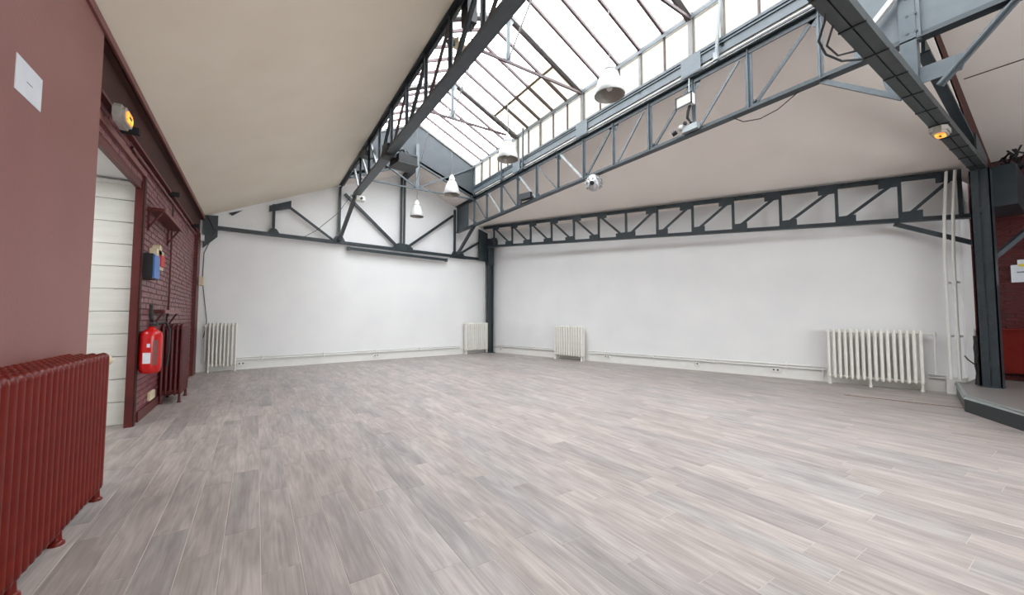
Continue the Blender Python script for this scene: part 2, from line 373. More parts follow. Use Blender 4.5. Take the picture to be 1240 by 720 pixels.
# smooth red lining panel in the foreground, with the paper notice
panel = obj('red_lining_panel', MB().b2((WX+.002, -.6, .0), (WX+.10, 4.08, 3.335)), 'red_panel')
tag(panel, 'tall smooth matt red wall panel in the left foreground behind the ribbed red radiator', 'wall panel')
nt_ = thing('paper_notice', 'blank-looking white paper notice pinned high on the red panel', 'notice', (WX+.101, 3.02, 2.32))
obj('sheet', MB().b2((WX+.10, 2.89, 2.32), (WX+.103, 3.165, 2.50)), 'paper', nt_)
obj('printed_line', MB().b2((WX+.103, 3.0, 2.404), (WX+.1035, 3.06, 2.409)), 'ink', nt_)
# recess behind the doorway
rc = MB(); rc.b2((-3.1, 6.10, -.05), (-1.35, 6.3, 3.2)); rc.b2((-1.36, 6.12, -.05), (-1.185, 6.3, 3.0))
rec = struct('wall_recess', rc, 'white_wall', 'grey-white boarded end wall of the recess seen through the doorway', 'wall')
z = .0
for k in range(11):
    h = .2525; zt_ = min(z+h, 2.73)
    if zt_-z > .03:
        obj('board', MB().b2((-3.05, 6.078, z+.004), (-1.18, 6.10, zt_-.004)), 'shiplap', rec)
    z += h
struct('wall_recess_side', MB().b2((-3.2, 3.4, -.05), (-3.05, 6.2, 3.1)), 'white_wall', 'white side wall inside the doorway recess', 'wall')
struct('wall_recess_near', MB().b2((-3.1, 3.5, -.05), (-1.35, 3.6, 3.1)), 'white_wall', 'white near wall of the doorway recess', 'wall')
struct('ceiling_recess', MB().b2((-3.1, 3.4, 2.76), (-1.2, 6.2, 2.86)), 'white_wall', 'white ceiling of the doorway recess', 'ceiling')
tag(obj('trunking', MB().b2((-1.75, 6.04, 2.70), (-1.22, 6.078, 2.735)), 'white_trim'), 'thin grey-white trunking at the top of the boarded recess wall', 'trunking')
rl = thing('added_recess_light', 'added fill light on the ceiling inside the doorway recess', 'fill light', (-2.3, 4.9, 2.72))
obj('housing', MB().b2((-2.4, 4.4, 2.735), (-2.2, 5.4, 2.76)), 'white_trim', rl); obj('diffuser', MB().b2((-2.38, 4.42, 2.72), (-2.22, 5.38, 2.735)), 'fill_glow', rl)
la = bpy.data.lights.new('recess_fill_lamp', 'AREA'); la.shape = 'RECTANGLE'; la.size = .16; la.size_y = .96; la.energy = 16  # fill lamp added to brighten the recess boards, fitting unseen
lo_ = bpy.data.objects.new('recess_fill_lamp', la); COL.objects.link(lo_); lo_.parent = rl; lo_.location = (0, 0, -.02)
dr = thing('door_1', 'dark red timber doorway frame beside the fire extinguisher', 'door frame', (WX, 5.95, 0), 0, None, 'structure')
obj('jamb', MB().b2((WX-.045, 5.88, 0), (WX+.02, 5.98, 2.80)), 'red_dark', dr)
obj('architrave', MB().b2((WX+.02, 5.90, 0), (WX+.03, 5.98, 2.80)), 'fascia', dr)
obj('header', MB().b2((WX-.03, 4.08, 2.62), (WX+.01, 5.84, 2.70)), 'red_dark', dr)
obj('header_trim', MB().b2((WX, 4.08, 2.78), (WX+.035, 5.95, 2.84)), 'pink_trim', dr)

# eave beam, its brackets and conduits
eb_ = thing('eave_beam', 'dark brown-red beam along the top of the left wall under the ceiling', 'beam', (WX, 3, 2.98))
obj('web', MB().b2((WX, Y0, 2.99), (WX+.03, 10.85, 3.34)).b2((WX, Y0, 3.335), (WX+.10, 10.85, 3.36)), 'fascia', eb_)
obj('edge_trim', MB().b2((WX+.09, Y0, 3.335), (WX+.12, 10.85, 3.40)), 'pink_trim', eb_)
obj('lower_flange', MB().b2((WX, 4.25, 2.965), (WX+.06, 10.85, 2.99)), 'red_dark', eb_)
for y in (5.0, 7.3, 9.6):
    obj('bracket', MB().b2((WX, y-.03, 2.93), (WX+.14, y+.03, 2.99)), 'mat_dark', eb_)
cn = MB()
cn.tube([(WX+.03, 5.3, 2.80+.1), (WX+.03, 7.0, 2.90), (WX+.03, 10.3, 2.90)], .016, 8)
tag(obj('conduit', cn, 'pink_trim'), 'faded pink conduit running high along the left brick wall under the beam', 'conduit')
tag(obj('conduit', MB().tube([(WX+.03, 7.62, 2.9), (WX+.03, 7.62, 1.2)], .011, 8), 'red_dark'), 'thin dark red vertical conduit on the left brick wall', 'conduit')
tag(obj('corner_post', MB().b2((WX, 10.25, 0), (WX+.07, 10.65, 2.98)), 'red_dark'), 'dark red square post at the far end of the left brick wall', 'post')

# ------------------------------------------------------------------ ceilings
cl = MB(); zl = lambda x: 3.385+(x-WX)*(ZTL+.03-3.385)/(XL-WX)
rows = [-6, -2, 2, 6, 10.0, 11.3]
cl.prism([(WX-.2, Y0, zl(WX-.2)), (XL, Y0, zl(XL)), (XL, yb(XL)+.02, zl(XL)), (WX-.2, yb(WX)+.02, zl(WX-.2))], (0, 0, .12))
struct('ceiling_left', cl, 'ceiling', 'large sloping beige ceiling on the left, rising to the lattice girder', 'ceiling')
def grid(ys, xs_of, zf, th):
    mb = MB(); n = len(xs_of(ys[0])); vs = []
    for y in ys:
        for x in xs_of(y): vs.append((x, y, zf(x, y)))
    m_ = len(vs); vs += [(a, b, c+th) for a, b, c in vs]; fs = []
    for i in range(len(ys)-1):
        for j in range(n-1):
            a = i*n+j; fs.append((a, a+1, a+n+1, a+n)); fs.append((m_+a+n, m_+a+n+1, m_+a+1, m_+a))
    for i in range(len(ys)-1):
        a = i*n; b = a+n-1
        fs += [(a, a+n, m_+a+n, m_+a), (b+n, b, m_+b, m_+b+n)]
    for j in range(n-1):
        a = j; b = (len(ys)-1)*n+j
        fs += [(a+1, a, m_+a, m_+a+1), (b, b+1, m_+b+1, m_+b)]
    return mb.add(vs, fs)
ys = [1.0, 1.31]+[1.6+k*.7 for k in range(15)]+[11.9]
def xs(y):
    t = tx(y); e = max(xw(y)+.1, t+.2) if y > 1.3 else 10.4
    return [XR+(t-XR)*k/6 for k in range(7)]+[e]
struct('ceiling_right', grid(ys, xs, zc, .1), 'ceiling_r', 'pale sloping ceiling on the right between girder and wall truss', 'ceiling')
struct('ceiling_near_right', grid([Y0, -3, 0, 1.0], lambda y: [XR, 6.5, 8, 10.4], lambda x, y: 5.05-(x-XR)*.25, .1), 'ceiling_r',
       'sloping ceiling above the platform at the top right, beyond the cross truss', 'ceiling')
# ceiling boards' joints at the top right
for k, (p, q) in enumerate((((5.5, .12), (10.2, .12)), ((7.9, .95), (7.9, -2)))):
    f = lambda x, y: 5.05-(x-XR)*.25-.006
    tag(obj('cover_strip', MB().bar((p[0], p[1], f(*p)), (q[0], q[1], f(*q)), .012, .008), 'fascia'),
        ('thin joint strip running down the top right ceiling slope', 'thin joint strip crossing the top right ceiling slope')[k], 'joint strip')
# gable ceiling between monitor and end wall
ry = 10.37; pk = 5.5
cg = MB()
for sgn, xe in ((-1, XL), (1, XR)):
    ze = ZTL+.02 if sgn < 0 else ZT+.02
    P = [(XC, ry, pk), (xe, ry, ze), (xe, yb(xe)+.05, ze), (XC, yb(XC)+.05, pk)]
    cg.prism(P, (0, 0, .08))
struct('ceiling_end', cg, 'ceiling_r', 'small pitched ceiling between the glazed roof and the end wall', 'ceiling')
# solid roof over the monitor behind the camera
obj_ = MB(); obj_.prism([(XL-.05, Y0, 5.8), (XC, Y0, 6.75), (XC, -3.8, 6.75), (XL-.05, -3.8, 5.8)], (0,0,.08)); obj_.prism([(XR+.05, Y0, 5.8), (XC, Y0, 6.75), (XC, -3.8, 6.75), (XR+.05, -3.8, 5.8)], (0,0,.08))
obj_.b2((XL-.1, Y0, 4.7), (XL-.02, -3.8, 5.85)); obj_.b2((XR+.02, Y0, 4.7), (XR+.1, -3.8, 5.85))
struct('ceiling_rear', obj_, 'ceiling', 'closed pitched roof behind the glazed part', 'ceiling')

# ------------------------------------------------------------------ glazed roof (window_1)
sk = thing('window_1', 'long pitched glass roof with slim bars above the hall', 'skylight', (XC, 3, 5.2), 0, None, 'structure')
ZE, ZR = 5.77, 6.63; PB = .7860*3/5; NP = 30; YE = ry
slope = (ZR-ZE)/(XR-XC)
pane_m = {}
def rp(side, u):          # point on slope: u 0 eave .. 1 ridge
    xe = XR if side > 0 else XL
    return (xe+(XC-xe)*u, ZE+(ZR-ZE)*u)
sko = wpos(sk)
for side in (1, -1):
    xe = XR if side > 0 else XL
    for k in range(NP):
        y1 = YE-k*PB; y0 = y1-PB
        if side > 0 and 5 <= k < 10:
            segs = [(0, .375, 'pane_old'), (.39, 1, 'pane' if k < 6 or k > 8 else 'pane')]
        else: segs = [(0, 1, 'pane')]
        for u0, u1, mt in segs:
            (xa, za), (xb_, zb_) = rp(side, u0), rp(side, u1)
            key = (side, u0, u1, mt)
            if key not in pane_m:
                c = V(((xa+xb_)/2, 0, (za+zb_)/2))
                mb = MB().prism([(xa, .012, za+.03), (xb_, .012, zb_+.03), (xb_, PB-.012, zb_+.03), (xa, PB-.012, za+.03)], (0, 0, .006))
                pane_m[key] = mb.mesh('pane', mt, (0, 0, 0))
            link('pane', pane_m[key], sk, V((0, y0, 0))-sko)
        # upright side glazing
        key = ('v', side)
        if key not in pane_m:
            pane_m[key] = MB().b2((xe-.003, .012, 5.16), (xe+.003, PB-.012, 5.72)).mesh('pane', 'pane_side')
        link('pane', pane_m[key], sk, V((0, y0, 0))-sko)
    # slim glazing bars
    (xa, za), (xb_, zb_) = rp(side, 0), rp(side, 1)
    bar_m = MB().prof((xa, 0, za+.02), (xb_, 0, zb_+.02), [(-.022,-.035),(.022,-.035),(.022,.02),(-.022,.02)]).mesh('glazing_bar', 'glaze_bar')
    vb_m = MB().b2((xe-.02, -.011, 5.14), (xe+.02, .011, 5.74)).mesh('glazing_bar', 'glaze_bar')
    vt_m = MB().b2((xe-.03, -.022, 5.0), (xe+.03, .022, 5.75)).mesh('post', 'zinc')
    for k in range(NP+1):
        y = YE-k*PB
        if k % 5 == 0: continue
        link('glazing_bar', bar_m, sk, V((0, y, 0))-sko)
        mid = side > 0 and k % 5 == 1+(k//5) % 3
        link('post' if mid else 'glazing_bar', vt_m if mid else vb_m, sk, V((0, y, 0))-sko)
    if side > 0:
        for k in range(5, 10):          # lap of the stained panes, one short bar per pane
            (xa, za) = rp(1, .382); y1 = YE-k*PB
            obj('lap_bar', MB().bar((xa, y1-.014, za+.012), (xa, y1-PB+.014, za+.012), .05, .03), 'old_bar', sk)
    # eave rail, ridge handled below
    obj('eave_rail', MB().b2((xe-.04, YE-NP*PB, 5.73), (xe+.05, YE+.02, 5.80)), 'zinc', sk)
    obj('gutter_lip', MB().b2((xe-.055, YE-NP*PB, 5.70), (xe-.04, YE+.02, 5.75)), 'steel_light', sk)
    # sill channel standing on the girder
    if side > 0:
        obj('sill_channel', MB().b2((xe-.03, -3.8, 4.93), (xe+.03, YE+.02, 5.10)), 'steel_light', sk)
        obj('sill_cap', MB().b2((xe-.05, -3.8, 5.10), (xe+.05, YE+.02, 5.14)), 'steel', sk)
        obj('sill_lip', MB().b2((xe-.05, -3.8, 5.055), (xe-.03, YE+.02, 5.075)), 'steel', sk)
        obj('back_board', MB().b2((xe+.03, -3.8, 4.80), (xe+.06, YE+.02, 4.95)), 'steel_dark', sk)
    else:
        obj('sill_channel', MB().b2((xe-.05, -3.8, 4.78), (xe, YE+.02, 5.16)), 'steel_light', sk)
obj('ridge_beam', MB().b2((XC-.05, YE-NP*PB, 6.60), (XC+.05, YE+.02, 6.72)), 'zinc', sk)
# monitor trusses
for k in range(0, 7):
    y = YE-k*3*.786
    fr = tag(obj('monitor_frame', MB().bar((XR-.02, y, ZE-.02), (XC, y, ZR-.03), .07, .06).bar((XL+.02, y, ZE-.02), (XC, y, ZR-.03), .07, .06), 'zinc', sk))
    m_ = lambda nm, mb, mt='zinc': obj(nm, mb, mt, fr)
    m_('rafter_web', MB().bar((XR-.03, y+.05, ZE-.05), (XC, y+.05, ZR-.07), .02, .05).bar((XL+.03, y+.05, ZE-.05), (XC, y+.05, ZR-.07), .02, .05), 'glaze_bar')
    obj('post', MB().b2((XR-.045, y-.035, 4.80), (XR+.03, y+.035, 5.75)), 'zinc' if k else 'steel', sk)
    obj('post', MB().b2((XL-.03, y-.035, 4.78), (XL+.045, y+.035, 5.75)), 'zinc', sk)
    if k:
        obj('splice_plate', MB().b2((XR-.055, y-.16, 4.86), (XR-.046, y+.16, 5.12)), 'steel_light', sk)
        m_('tie_rod', MB().bar((XL+.04, y, 5.72), (XR-.04, y, 5.72), .035, .045), 'glaze_bar')
        m_('king_post', MB().b2((XC-.03, y-.02, 5.72), (XC+.03, y+.02, 6.62)), 'steel')
        m_('gusset_plate', MB().prism([(XC-.13, y-.004, 5.70), (XC+.13, y-.004, 5.70), (XC+.04, y-.004, 5.9), (XC-.04, y-.004, 5.9)], (0, .008, 0)).prism(
            [(XC-.16, y-.004, 6.55), (XC+.16, y-.004, 6.55), (XC+.04, y-.004, 6.38), (XC-.04, y-.004, 6.38)], (0, .008, 0)), 'steel_pale')
        m_('stay_rod', MB().cyl((XC, y-.02, 5.76), (XC, y-.95, 6.6), .016, 6).cyl((XC-.02, y+.02, 5.76), (XC-.02, y+.55, 6.6), .008, 6), 'zinc')
    else:
        m_('tie_rod', MB().bar((XL, y-.04, 4.74), (XR, y-.04, 4.74), .04, .035), 'steel')
        m_('king_post', MB().b2((XC-.045, y-.07, 4.72), (XC+.045, y-.03, 6.0)), 'steel_light')
        m_('strut', MB().bar((XC, y-.05, 4.76), (XR-.05, y-.05, 5.72), .045, .04).bar((XC, y-.05, 4.76), (XL+.05, y-.05, 5.72), .045, .04), 'steel')
        m_('stay_rod', MB().cyl((XC-.02, y-.08, 5.0), (XC-.02, y-1.4, 6.6), .010, 6), 'zinc')
# gable sheets
for sgn, xe, zz in ((-1, XL, ZTL), (1, XR, ZT)):
    obj('gable_sheet', MB().prism([(XC+sgn*.003, ry, pk-.02), (xe, ry, zz-.02), (xe, ry, ZE), (XC+sgn*.003, ry, ZR)], (0, .02, 0)), 'gable', sk)
    obj('gable_edge', MB().bar((XC, ry-.02, pk-.03), (xe, ry-.02, zz-.03), .05, .05), 'steel_dark', sk)
obj('ridge_purlin', MB().b2((XC-.07, ry-.05, pk-.17), (XC+.07, yb(XC)-.05, pk-.03)), 'steel_dark', sk)
# leaning opening stays
for y in (8.7, 7.7, 2.9, 1.3):
    obj('vent_stay', MB().cyl((XR-.07, y, 4.86), (XR-.16, y-.14, 5.75), .022, 8).b2((XR-.09, y-.03, 4.80), (XR-.04, y+.03, 4.95)), 'steel_pale' if y < 3 else 'steel', sk)

# ------------------------------------------------------------------ lattice girders
NY = [10.37-.786*k for k in range(0, 19)]
def girder(x, zt, label, side):
    g = thing('lattice_girder', label, 'girder', (x, 3, ZB), 0)
    y_end = yb(x)-.1
    # chords: double angle (flange + web)
    ch = MB(); s = .075
    if side > 0:
        lo = MB().bar((x, -3.9, ZB), (x, y_end, ZB), .12, .016).bar((x, -3.9, ZB+.035), (x, y_end, ZB+.035), .02, .06)
        hi = MB().bar((x, -3.9, zt), (x, y_end, zt), .13, .018).bar((x, -3.9, zt-.045), (x, y_end, zt-.045), .02, .07).b2((x-.09, -3.9, zt+.01), (x-.07, 10.4, zt+.035))
        obj('lower_chord', lo, 'steel_dark', g); obj('upper_chord', hi, 'steel_dark', g)
    else:
        lo = MB().bar((x, -3.9, ZB), (x, 9.35, ZB), .15, .02).bar((x-.03, -3.9, ZB+.05), (x-.03, 9.35, ZB+.05), .02, .09).bar((x+.03, -3.9, ZB+.05), (x+.03, 9.35, ZB+.05), .02, .09)
        hi = MB().bar((x, -3.9, zt), (x, y_end, zt), .12, .02).bar((x, -3.9, zt-.035), (x, y_end, zt-.035), .02, .06)
        obj('lower_chord', lo, 'steel', g); obj('upper_chord', hi, 'steel_dark', g)
    for k, y in enumerate(NY):
        if y < -3.8: break
        if side < 0 and y > 9.4: continue
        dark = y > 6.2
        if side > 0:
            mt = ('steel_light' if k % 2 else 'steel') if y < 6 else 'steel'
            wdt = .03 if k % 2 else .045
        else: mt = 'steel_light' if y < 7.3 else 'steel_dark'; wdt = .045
        obj('upright', MB().prof((x, y, ZB+.0), (x, y, zt-.01), [(-.012,-wdt),(.0,-wdt),(.0,-.006),(.03,-.006),(.03,.006),(0,.006),(.0,wdt),(-.012,wdt)], (0,1,0)), mt, g)
        # gussets
        if side > 0:
            if k % 2 == 0:
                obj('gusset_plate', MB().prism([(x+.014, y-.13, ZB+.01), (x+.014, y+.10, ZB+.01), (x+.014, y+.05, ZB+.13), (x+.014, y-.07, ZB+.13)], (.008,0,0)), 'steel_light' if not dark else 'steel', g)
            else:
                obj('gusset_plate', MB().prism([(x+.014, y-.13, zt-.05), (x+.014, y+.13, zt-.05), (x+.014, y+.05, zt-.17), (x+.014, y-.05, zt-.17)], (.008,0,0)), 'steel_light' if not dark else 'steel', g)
    for k in range(len(NY)-1):
        y1, y0 = NY[k], NY[k+1]
        if y0 < -3.8: break
        if side > 0 and y0 < 1.6 and y1 > .2: continue                # solid web plate there
        if side < 0 and y1 > 9.6: continue
        if side > 0:
            # alternate stout dark braces and slim pale flats
            if y1 > 6.2:
                if k % 2 == 0: P, Q, mt, wd = (x, y1-.03, zt-.06), (x, y0+.05, ZB+.05), 'steel', .03
                else: P, Q, mt, wd = (x, y1-.04, zt-.04), (x, y0+.04, ZB+.05), 'steel_pale', .045
            else:
                if k % 2 == 0: P, Q, mt, wd = (x+.02, y1-.03, ZB+.03), (x+.02, y0+.04, zt-.05), 'steel_dark', .05
                else: P, Q, mt, wd = (x, y1-.1, ZB+.08), (x, y0+.12, zt-.1), 'steel_light', .035
        else:
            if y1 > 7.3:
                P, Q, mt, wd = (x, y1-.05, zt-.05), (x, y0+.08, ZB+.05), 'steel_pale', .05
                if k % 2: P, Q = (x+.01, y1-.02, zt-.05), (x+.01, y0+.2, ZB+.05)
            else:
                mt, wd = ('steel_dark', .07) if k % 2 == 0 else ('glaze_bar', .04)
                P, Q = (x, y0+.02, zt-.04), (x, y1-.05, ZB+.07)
        obj('diagonal', MB().bar(P, Q, .012, wd).bar((P[0]+.015, P[1], P[2]), (Q[0]+.015, Q[1], Q[2]), wd*.7, .01), mt, g)
    if side > 0:
        obj('web_plate', MB().b2((x-.006, .25, ZB), (x+.006, 1.42, zt)), 'steel_light', g)
        obj('web_plate', MB().b2((x-.006, 10.75, ZB), (x+.006, y_end, zt)), 'steel', g)
        obj('rivet_strip', MB().b2((x-.05, .90, ZB-.02), (x-.006, 1.02, zt)), 'steel_light', g)
        kn = obj('knee_brace', MB().bar((x, 1.72, ZB-.01), (x, 1.06, 3.42), .05, .05), 'steel_light', g)
        obj('knee_brace', MB().bar((x+.0, .28, ZB+.05), (x+.0, .80, 3.42), .03, .06).bar((x-.03, .28, ZB+.05), (x-.03, .80, 3.42), .05, .012), 'steel_light', g)
        obj('knee_brace', MB().bar((x, 10.37, ZB), (x-.02, yb(x)-.2, 3.24), .09, .06), 'steel_dark', g)
        # rivets at the nodes of the near web plate
        rv = MB()
        for yy in (.90+.03, .99):
            for z_ in (4.02, 4.2, 4.38, 4.56, 4.72): rv.cyl((x-.05, yy, z_), (x-.065, yy, z_), .012, 6)
        obj('rivet', rv, 'steel_dark', g)['kind'] = 'stuff'
    else:
        obj('knee_brace', MB().bar((x, 9.30, ZB), (x-.03, yb(x)-.16, 3.24), .08, .07), 'steel_dark', g)
    return g
girder(XL, ZTL, 'left lattice girder under the glass roof, projector clamped to its lower chord', -1)
girder(XR, ZT, 'right lattice girder under the upright glazing, crossing above the hall', 1)

# ------------------------------------------------------------------ back truss (flat against the end wall)
def bp(x, z, off=.09):
    y = yb(x); return V((x+nb.x*off, y+nb.y*off, z))
bt = thing('roof_truss', 'dark steel truss flat against the white end wall', 'truss', (2.8, 11.1, 3.17))
o = lambda nm, mb, mt='steel_dark', p=bt: obj(nm, mb, mt, p)
upb = (0, 0, 1)
o('lower_chord', MB().bar(bp(-1.0, 3.15), bp(6.62, 3.15), .10, .015).bar(bp(-1.0, 3.19), bp(6.62, 3.19), .03, .08))
o('upright', MB().bar(bp(.26, 3.2), bp(.26, 3.92), .07, .06, (1,0,0)))
o('upright', MB().bar(bp(1.76, 3.2), bp(1.76, 4.68), .09, .05, (1,0,0)))
o('king_post', MB().bar(bp(3.48, 3.2), bp(3.48, 5.36), .05, .05, (1,0,0)).bar(bp(3.58, 3.2), bp(3.58, 5.36), .05, .05, (1,0,0)))
o('upright', MB().bar(bp(5.31, 3.2), bp(5.31, 4.7), .07, .06, (1,0,0)))
def gus(pts, mt='steel_dark'): o('gusset_plate', MB().prism([bp(x, z, .10) for x, z in pts], (nb.x*.012, nb.y*.012, 0)), mt)
gus([(-1.05, 3.43), (-.8, 3.46), (-.8, 2.98), (-1.05, 2.70)])
gus([(.16, 3.87), (.16, 3.72), (.62, 3.88), (.62, 4.08)])
gus([(.10, 3.15), (.44, 3.15), (.32, 3.33), (.2, 3.33)])
gus([(1.55, 3.15), (1.95, 3.15), (1.85, 3.34), (1.66, 3.34)])
gus([(3.25, 3.15), (3.85, 3.15), (3.85, 3.27), (3.68, 3.37), (3.38, 3.37), (3.25, 3.27)])
gus([(5.12, 3.12), (5.75, 3.12), (5.6, 3.34), (5.25, 3.34)])
o('diagonal', MB().bar(bp(.52, 3.96), bp(1.62, 3.22), .05, .05))
o('diagonal', MB().bar(bp(1.88, 4.52), bp(3.38, 3.26), .06, .07))
o('diagonal', MB().bar(bp(5.24, 4.5), bp(3.68, 3.28), .06, .07))
o('diagonal', MB().bar(bp(6.25, 3.74), bp(5.45, 3.25), .06, .07))
o('upper_chord', MB().prism([bp(-.62, 3.55), bp(-.36, 3.66), bp(-.55, 3.5)], (nb.x*.03, nb.y*.03, 0)))
scr = thing('projection_screen', 'slim rolled projection screen case under the end wall truss', 'projection screen', (3.5, 11.2, 3.0))
obj('case', MB().bar(bp(1.99, 3.045, .12), bp(4.99, 3.02, .12), .10, .075), 'steel_dark', scr)
obj('end_cap', MB().bar(bp(1.97, 3.045, .12), bp(2.02, 3.045, .12), .12, .10), 'steel', scr)
obj('end_cap', MB().bar(bp(4.96, 3.02, .12), bp(5.01, 3.02, .12), .12, .10), 'steel', scr)
obj('batten', MB().bar(bp(2.05, 2.995, .12), bp(4.93, 2.972, .12), .03, .02), 'white_trim', scr)

# ------------------------------------------------------------------ truss along the right wall
wt = thing('wall_truss', 'long dark steel truss running along the right wall', 'truss', (7.9, 6, 3.0))
o = lambda nm, mb, mt='steel_dark': obj(nm, mb, mt, wt)
nt = V((-(T0.y-T1.y), -(T1.x-T0.x))).normalized()          # towards the hall
def tp(y, z, off=0): return V((tx(y)+nt.x*off, y+nt.y*off, z))
o('upper_chord', MB().bar(tp(11.5, ztop(11.5)), tp(1.2, ztop(1.2)), .10, .02).bar(tp(11.5, ztop(11.5)-.04), tp(1.2, ztop(1.2)-.04), .025, .07))
o('lower_chord', MB().bar(tp(11.3, zbot(11.3)), tp(1.1, zbot(1.1)), .10, .02).bar(tp(11.3, zbot(11.3)+.035), tp(1.1, zbot(1.1)+.035), .025, .06))
TY = [11.04, 10.27, 9.55, 8.8, 8.07, 7.33, 6.59, 5.83, 5.06, 4.28, 3.48, 2.66, 1.87, 1.22]
for k, y in enumerate(TY):
    o('upright', MB().bar(tp(y, zbot(y)), tp(y, ztop(y)), .05, .035, (nt.x, nt.y, 0)))
for k in range(len(TY)-1):
    a, b = TY[k], TY[k+1]
    if k < 6: p, q = (a-.04, ztop(a)-.08), (b+.05, zbot(b)+.06)
    else: p, q = (a-.05, zbot(a)+.06), (b+.05, ztop(b)-.08)
    o('diagonal', MB().bar(tp(p[0], p[1], .02), tp(q[0], q[1], .02), .03, .05))
    for (y_, zf, sg, sd) in ((p[0], ztop if k < 6 else zbot, -1 if k < 6 else 1, -1), (q[0], zbot if k < 6 else ztop, 1 if k < 6 else -1, 1)):
        z0 = zf(y_); w1 = .2
        ya, yb_ = (y_+.06, y_-w1) if sd < 0 else (y_+w1, y_-.06)
        o('gusset_plate', MB().prism([tp(ya, z0, .035), tp(yb_, z0, .035), tp(yb_, z0+sg*.16, .035), tp(ya, z0+sg*.16, .035)], (nt.x*.01, nt.y*.01, 0)), 'steel_dark')
o('knee_brace', MB().bar(tp(1.95, zbot(1.95)-.03), tp(1.0, zbot(1.9)-.52), .05, .07))

# ------------------------------------------------------------------ columns
cc = thing('corner_column', 'slender dark steel column in the far corner between the white walls', 'column', (6.66, 11.62, 0))
o = lambda nm, mb, mt='steel_dark', p=cc: obj(nm, mb, mt, p)
o('shaft', MB().b2((6.58, 11.55, 0), (6.61, 11.70, 3.2)).b2((6.75, 11.55, 0), (6.78, 11.70, 3.2)).b2((6.61, 11.60, 0), (6.75, 11.63, 3.2)).b2((6.57, 11.54, 3.0), (6.79, 11.70, 3.9)))
o('head_plate', MB().prism([bp(6.22, 4.2, .13), bp(6.60, 4.1, .13), bp(6.60, 3.12, .13), bp(6.22, 3.12, .13)], (nb.x*.02, nb.y*.02, 0)))
o('base_plate', MB().b2((6.53, 11.50, .0), (6.82, 11.72, .02)))
rc_ = thing('column', 'stout blue-grey riveted steel column standing on the platform', 'column', (9.15, .98, .2))
o = lambda nm, mb, mt='steel_dark', p=rc_: obj(nm, mb, mt, p)
CX, CY = 9.02, .98
sh = MB(); sh.b2((CX-.13, CY-.10, .2), (CX+.13, CY-.085, 3.4)); sh.b2((CX-.13, CY+.085, .2), (CX+.13, CY+.10, 3.4)); sh.b2((CX-.011, CY-.085, .2), (CX+.011, CY+.085, 3.4))
sh.b2((CX-.13, CY-.10, .2), (CX-.118, CY-.012, 3.4)); sh.b2((CX-.13, CY+.012, .2), (CX-.118, CY+.10, 3.4))
o('shaft', sh)
lac = MB(); lac.b2((CX-.118, CY-.03, .2), (CX-.108, CY+.03, 3.4))
for z in range(4): lac.b2((CX-.135, CY-.04, .5+z*.75), (CX-.118, CY+.04, .58+z*.75))
o('batten_plate', lac, 'steel_dark')
o('base_plate', MB().b2((CX-.14, CY-.11, .2), (CX+.14, CY+.11, .215)), 'steel_dark')
rv = MB()
for z in range(24):
    for y in (-.075, .075): rv.cyl((CX-.13, CY+y, .35+z*.125), (CX-.142, CY+y, .35+z*.125), .011, 6)
o('rivet', rv, 'steel_dark')['kind'] = 'stuff'
o('head_box', MB().b2((CX+.1, CY-.32, 2.85), (CX+1.1, CY+.05, 3.45)), 'steel_dark')
o('knee_brace', MB().bar((CX+.1, CY-.03, 2.05), (CX+.75, CY-.5, 2.72), .06, .06), 'steel')

# ------------------------------------------------------------------ cross truss overhead near the camera
ct = thing('cross_truss', 'heavy charcoal cross truss overhead at the top right, ending at the steel column', 'truss', (4, .98, 3.4))
o = lambda nm, mb, mt='duct': obj(nm, mb, mt, ct)
o('lower_chord', MB().b2((-1.1, .91, 3.42), (CX, .985, 3.50)).b2((-1.1, .995, 3.42), (CX, 1.07, 3.50)).b2((-1.1, .97, 3.44), (CX, 1.01, 3.52)))
for k in range(13):
    x = 2.1+k*.55
    if x < CX-.1: o('tie_strap', MB().b2((x-.008, .905, 3.412), (x+.008, 1.075, 3.425)), 'black')
o('upright', MB().b2((XR-.06, .93, 3.5), (XR+.06, 1.05, 4.8)), 'steel')
o('gusset_plate', MB().prism([(XR, 1.06+.1, 3.50), (XR, .66, 3.50), (XR, .60, 3.66), (XR, 1.2, 3.66)], (.012, 0, 0)), 'steel_light')
o('rafter', MB().bar((5.9, .98, 4.12), (CX+.2, .98, 3.62), .03, .16).bar((5.9, .98, 4.04), (CX+.2, .98, 3.54), .10, .02), 'steel_dark')
o('rafter', MB().bar((XL-.1, .98, 4.6), (-1.05, .98, 3.35), .09, .09), 'steel_dark')
o('upright', MB().b2((XL-.05, .93, 3.5), (XL+.05, 1.03, 4.7)), 'steel')
o('end_plate', MB().prism([(8.3, .92, 3.5), (CX+.15, .92, 3.5), (CX+.15, .92, 3.62), (8.3, .92, 3.78)], (0, .02, 0)), 'steel_dark')
cb = MB(); cb.tube([(3.15, .95, 3.45), (3.5, 1.08, 3.42), (3.65, 1.17, 3.38), (3.85, 1.19, 3.36), (4.1, 1.16, 3.38), (4.3, 1.07, 3.42)], .009)
cb.tube([(3.6, 1.06, 3.42), (3.75, 1.15, 3.37), (3.95, 1.14, 3.36), (4.12, 1.06, 3.42)], .008)
tag(obj('cable', cb, 'cable'), 'looped black cables hanging from the side of the cross truss', 'cable')
tag(obj('cable', MB().tube([(2.6, .9, 3.42), (2.9, 1.2, 3.6), (2.95, 1.5, 3.75), (2.9, 1.7, 3.9), (2.7, 1.9, 4.2)], .010), 'cable'), 'black cable curving off the cross truss at the top of the picture', 'cable')
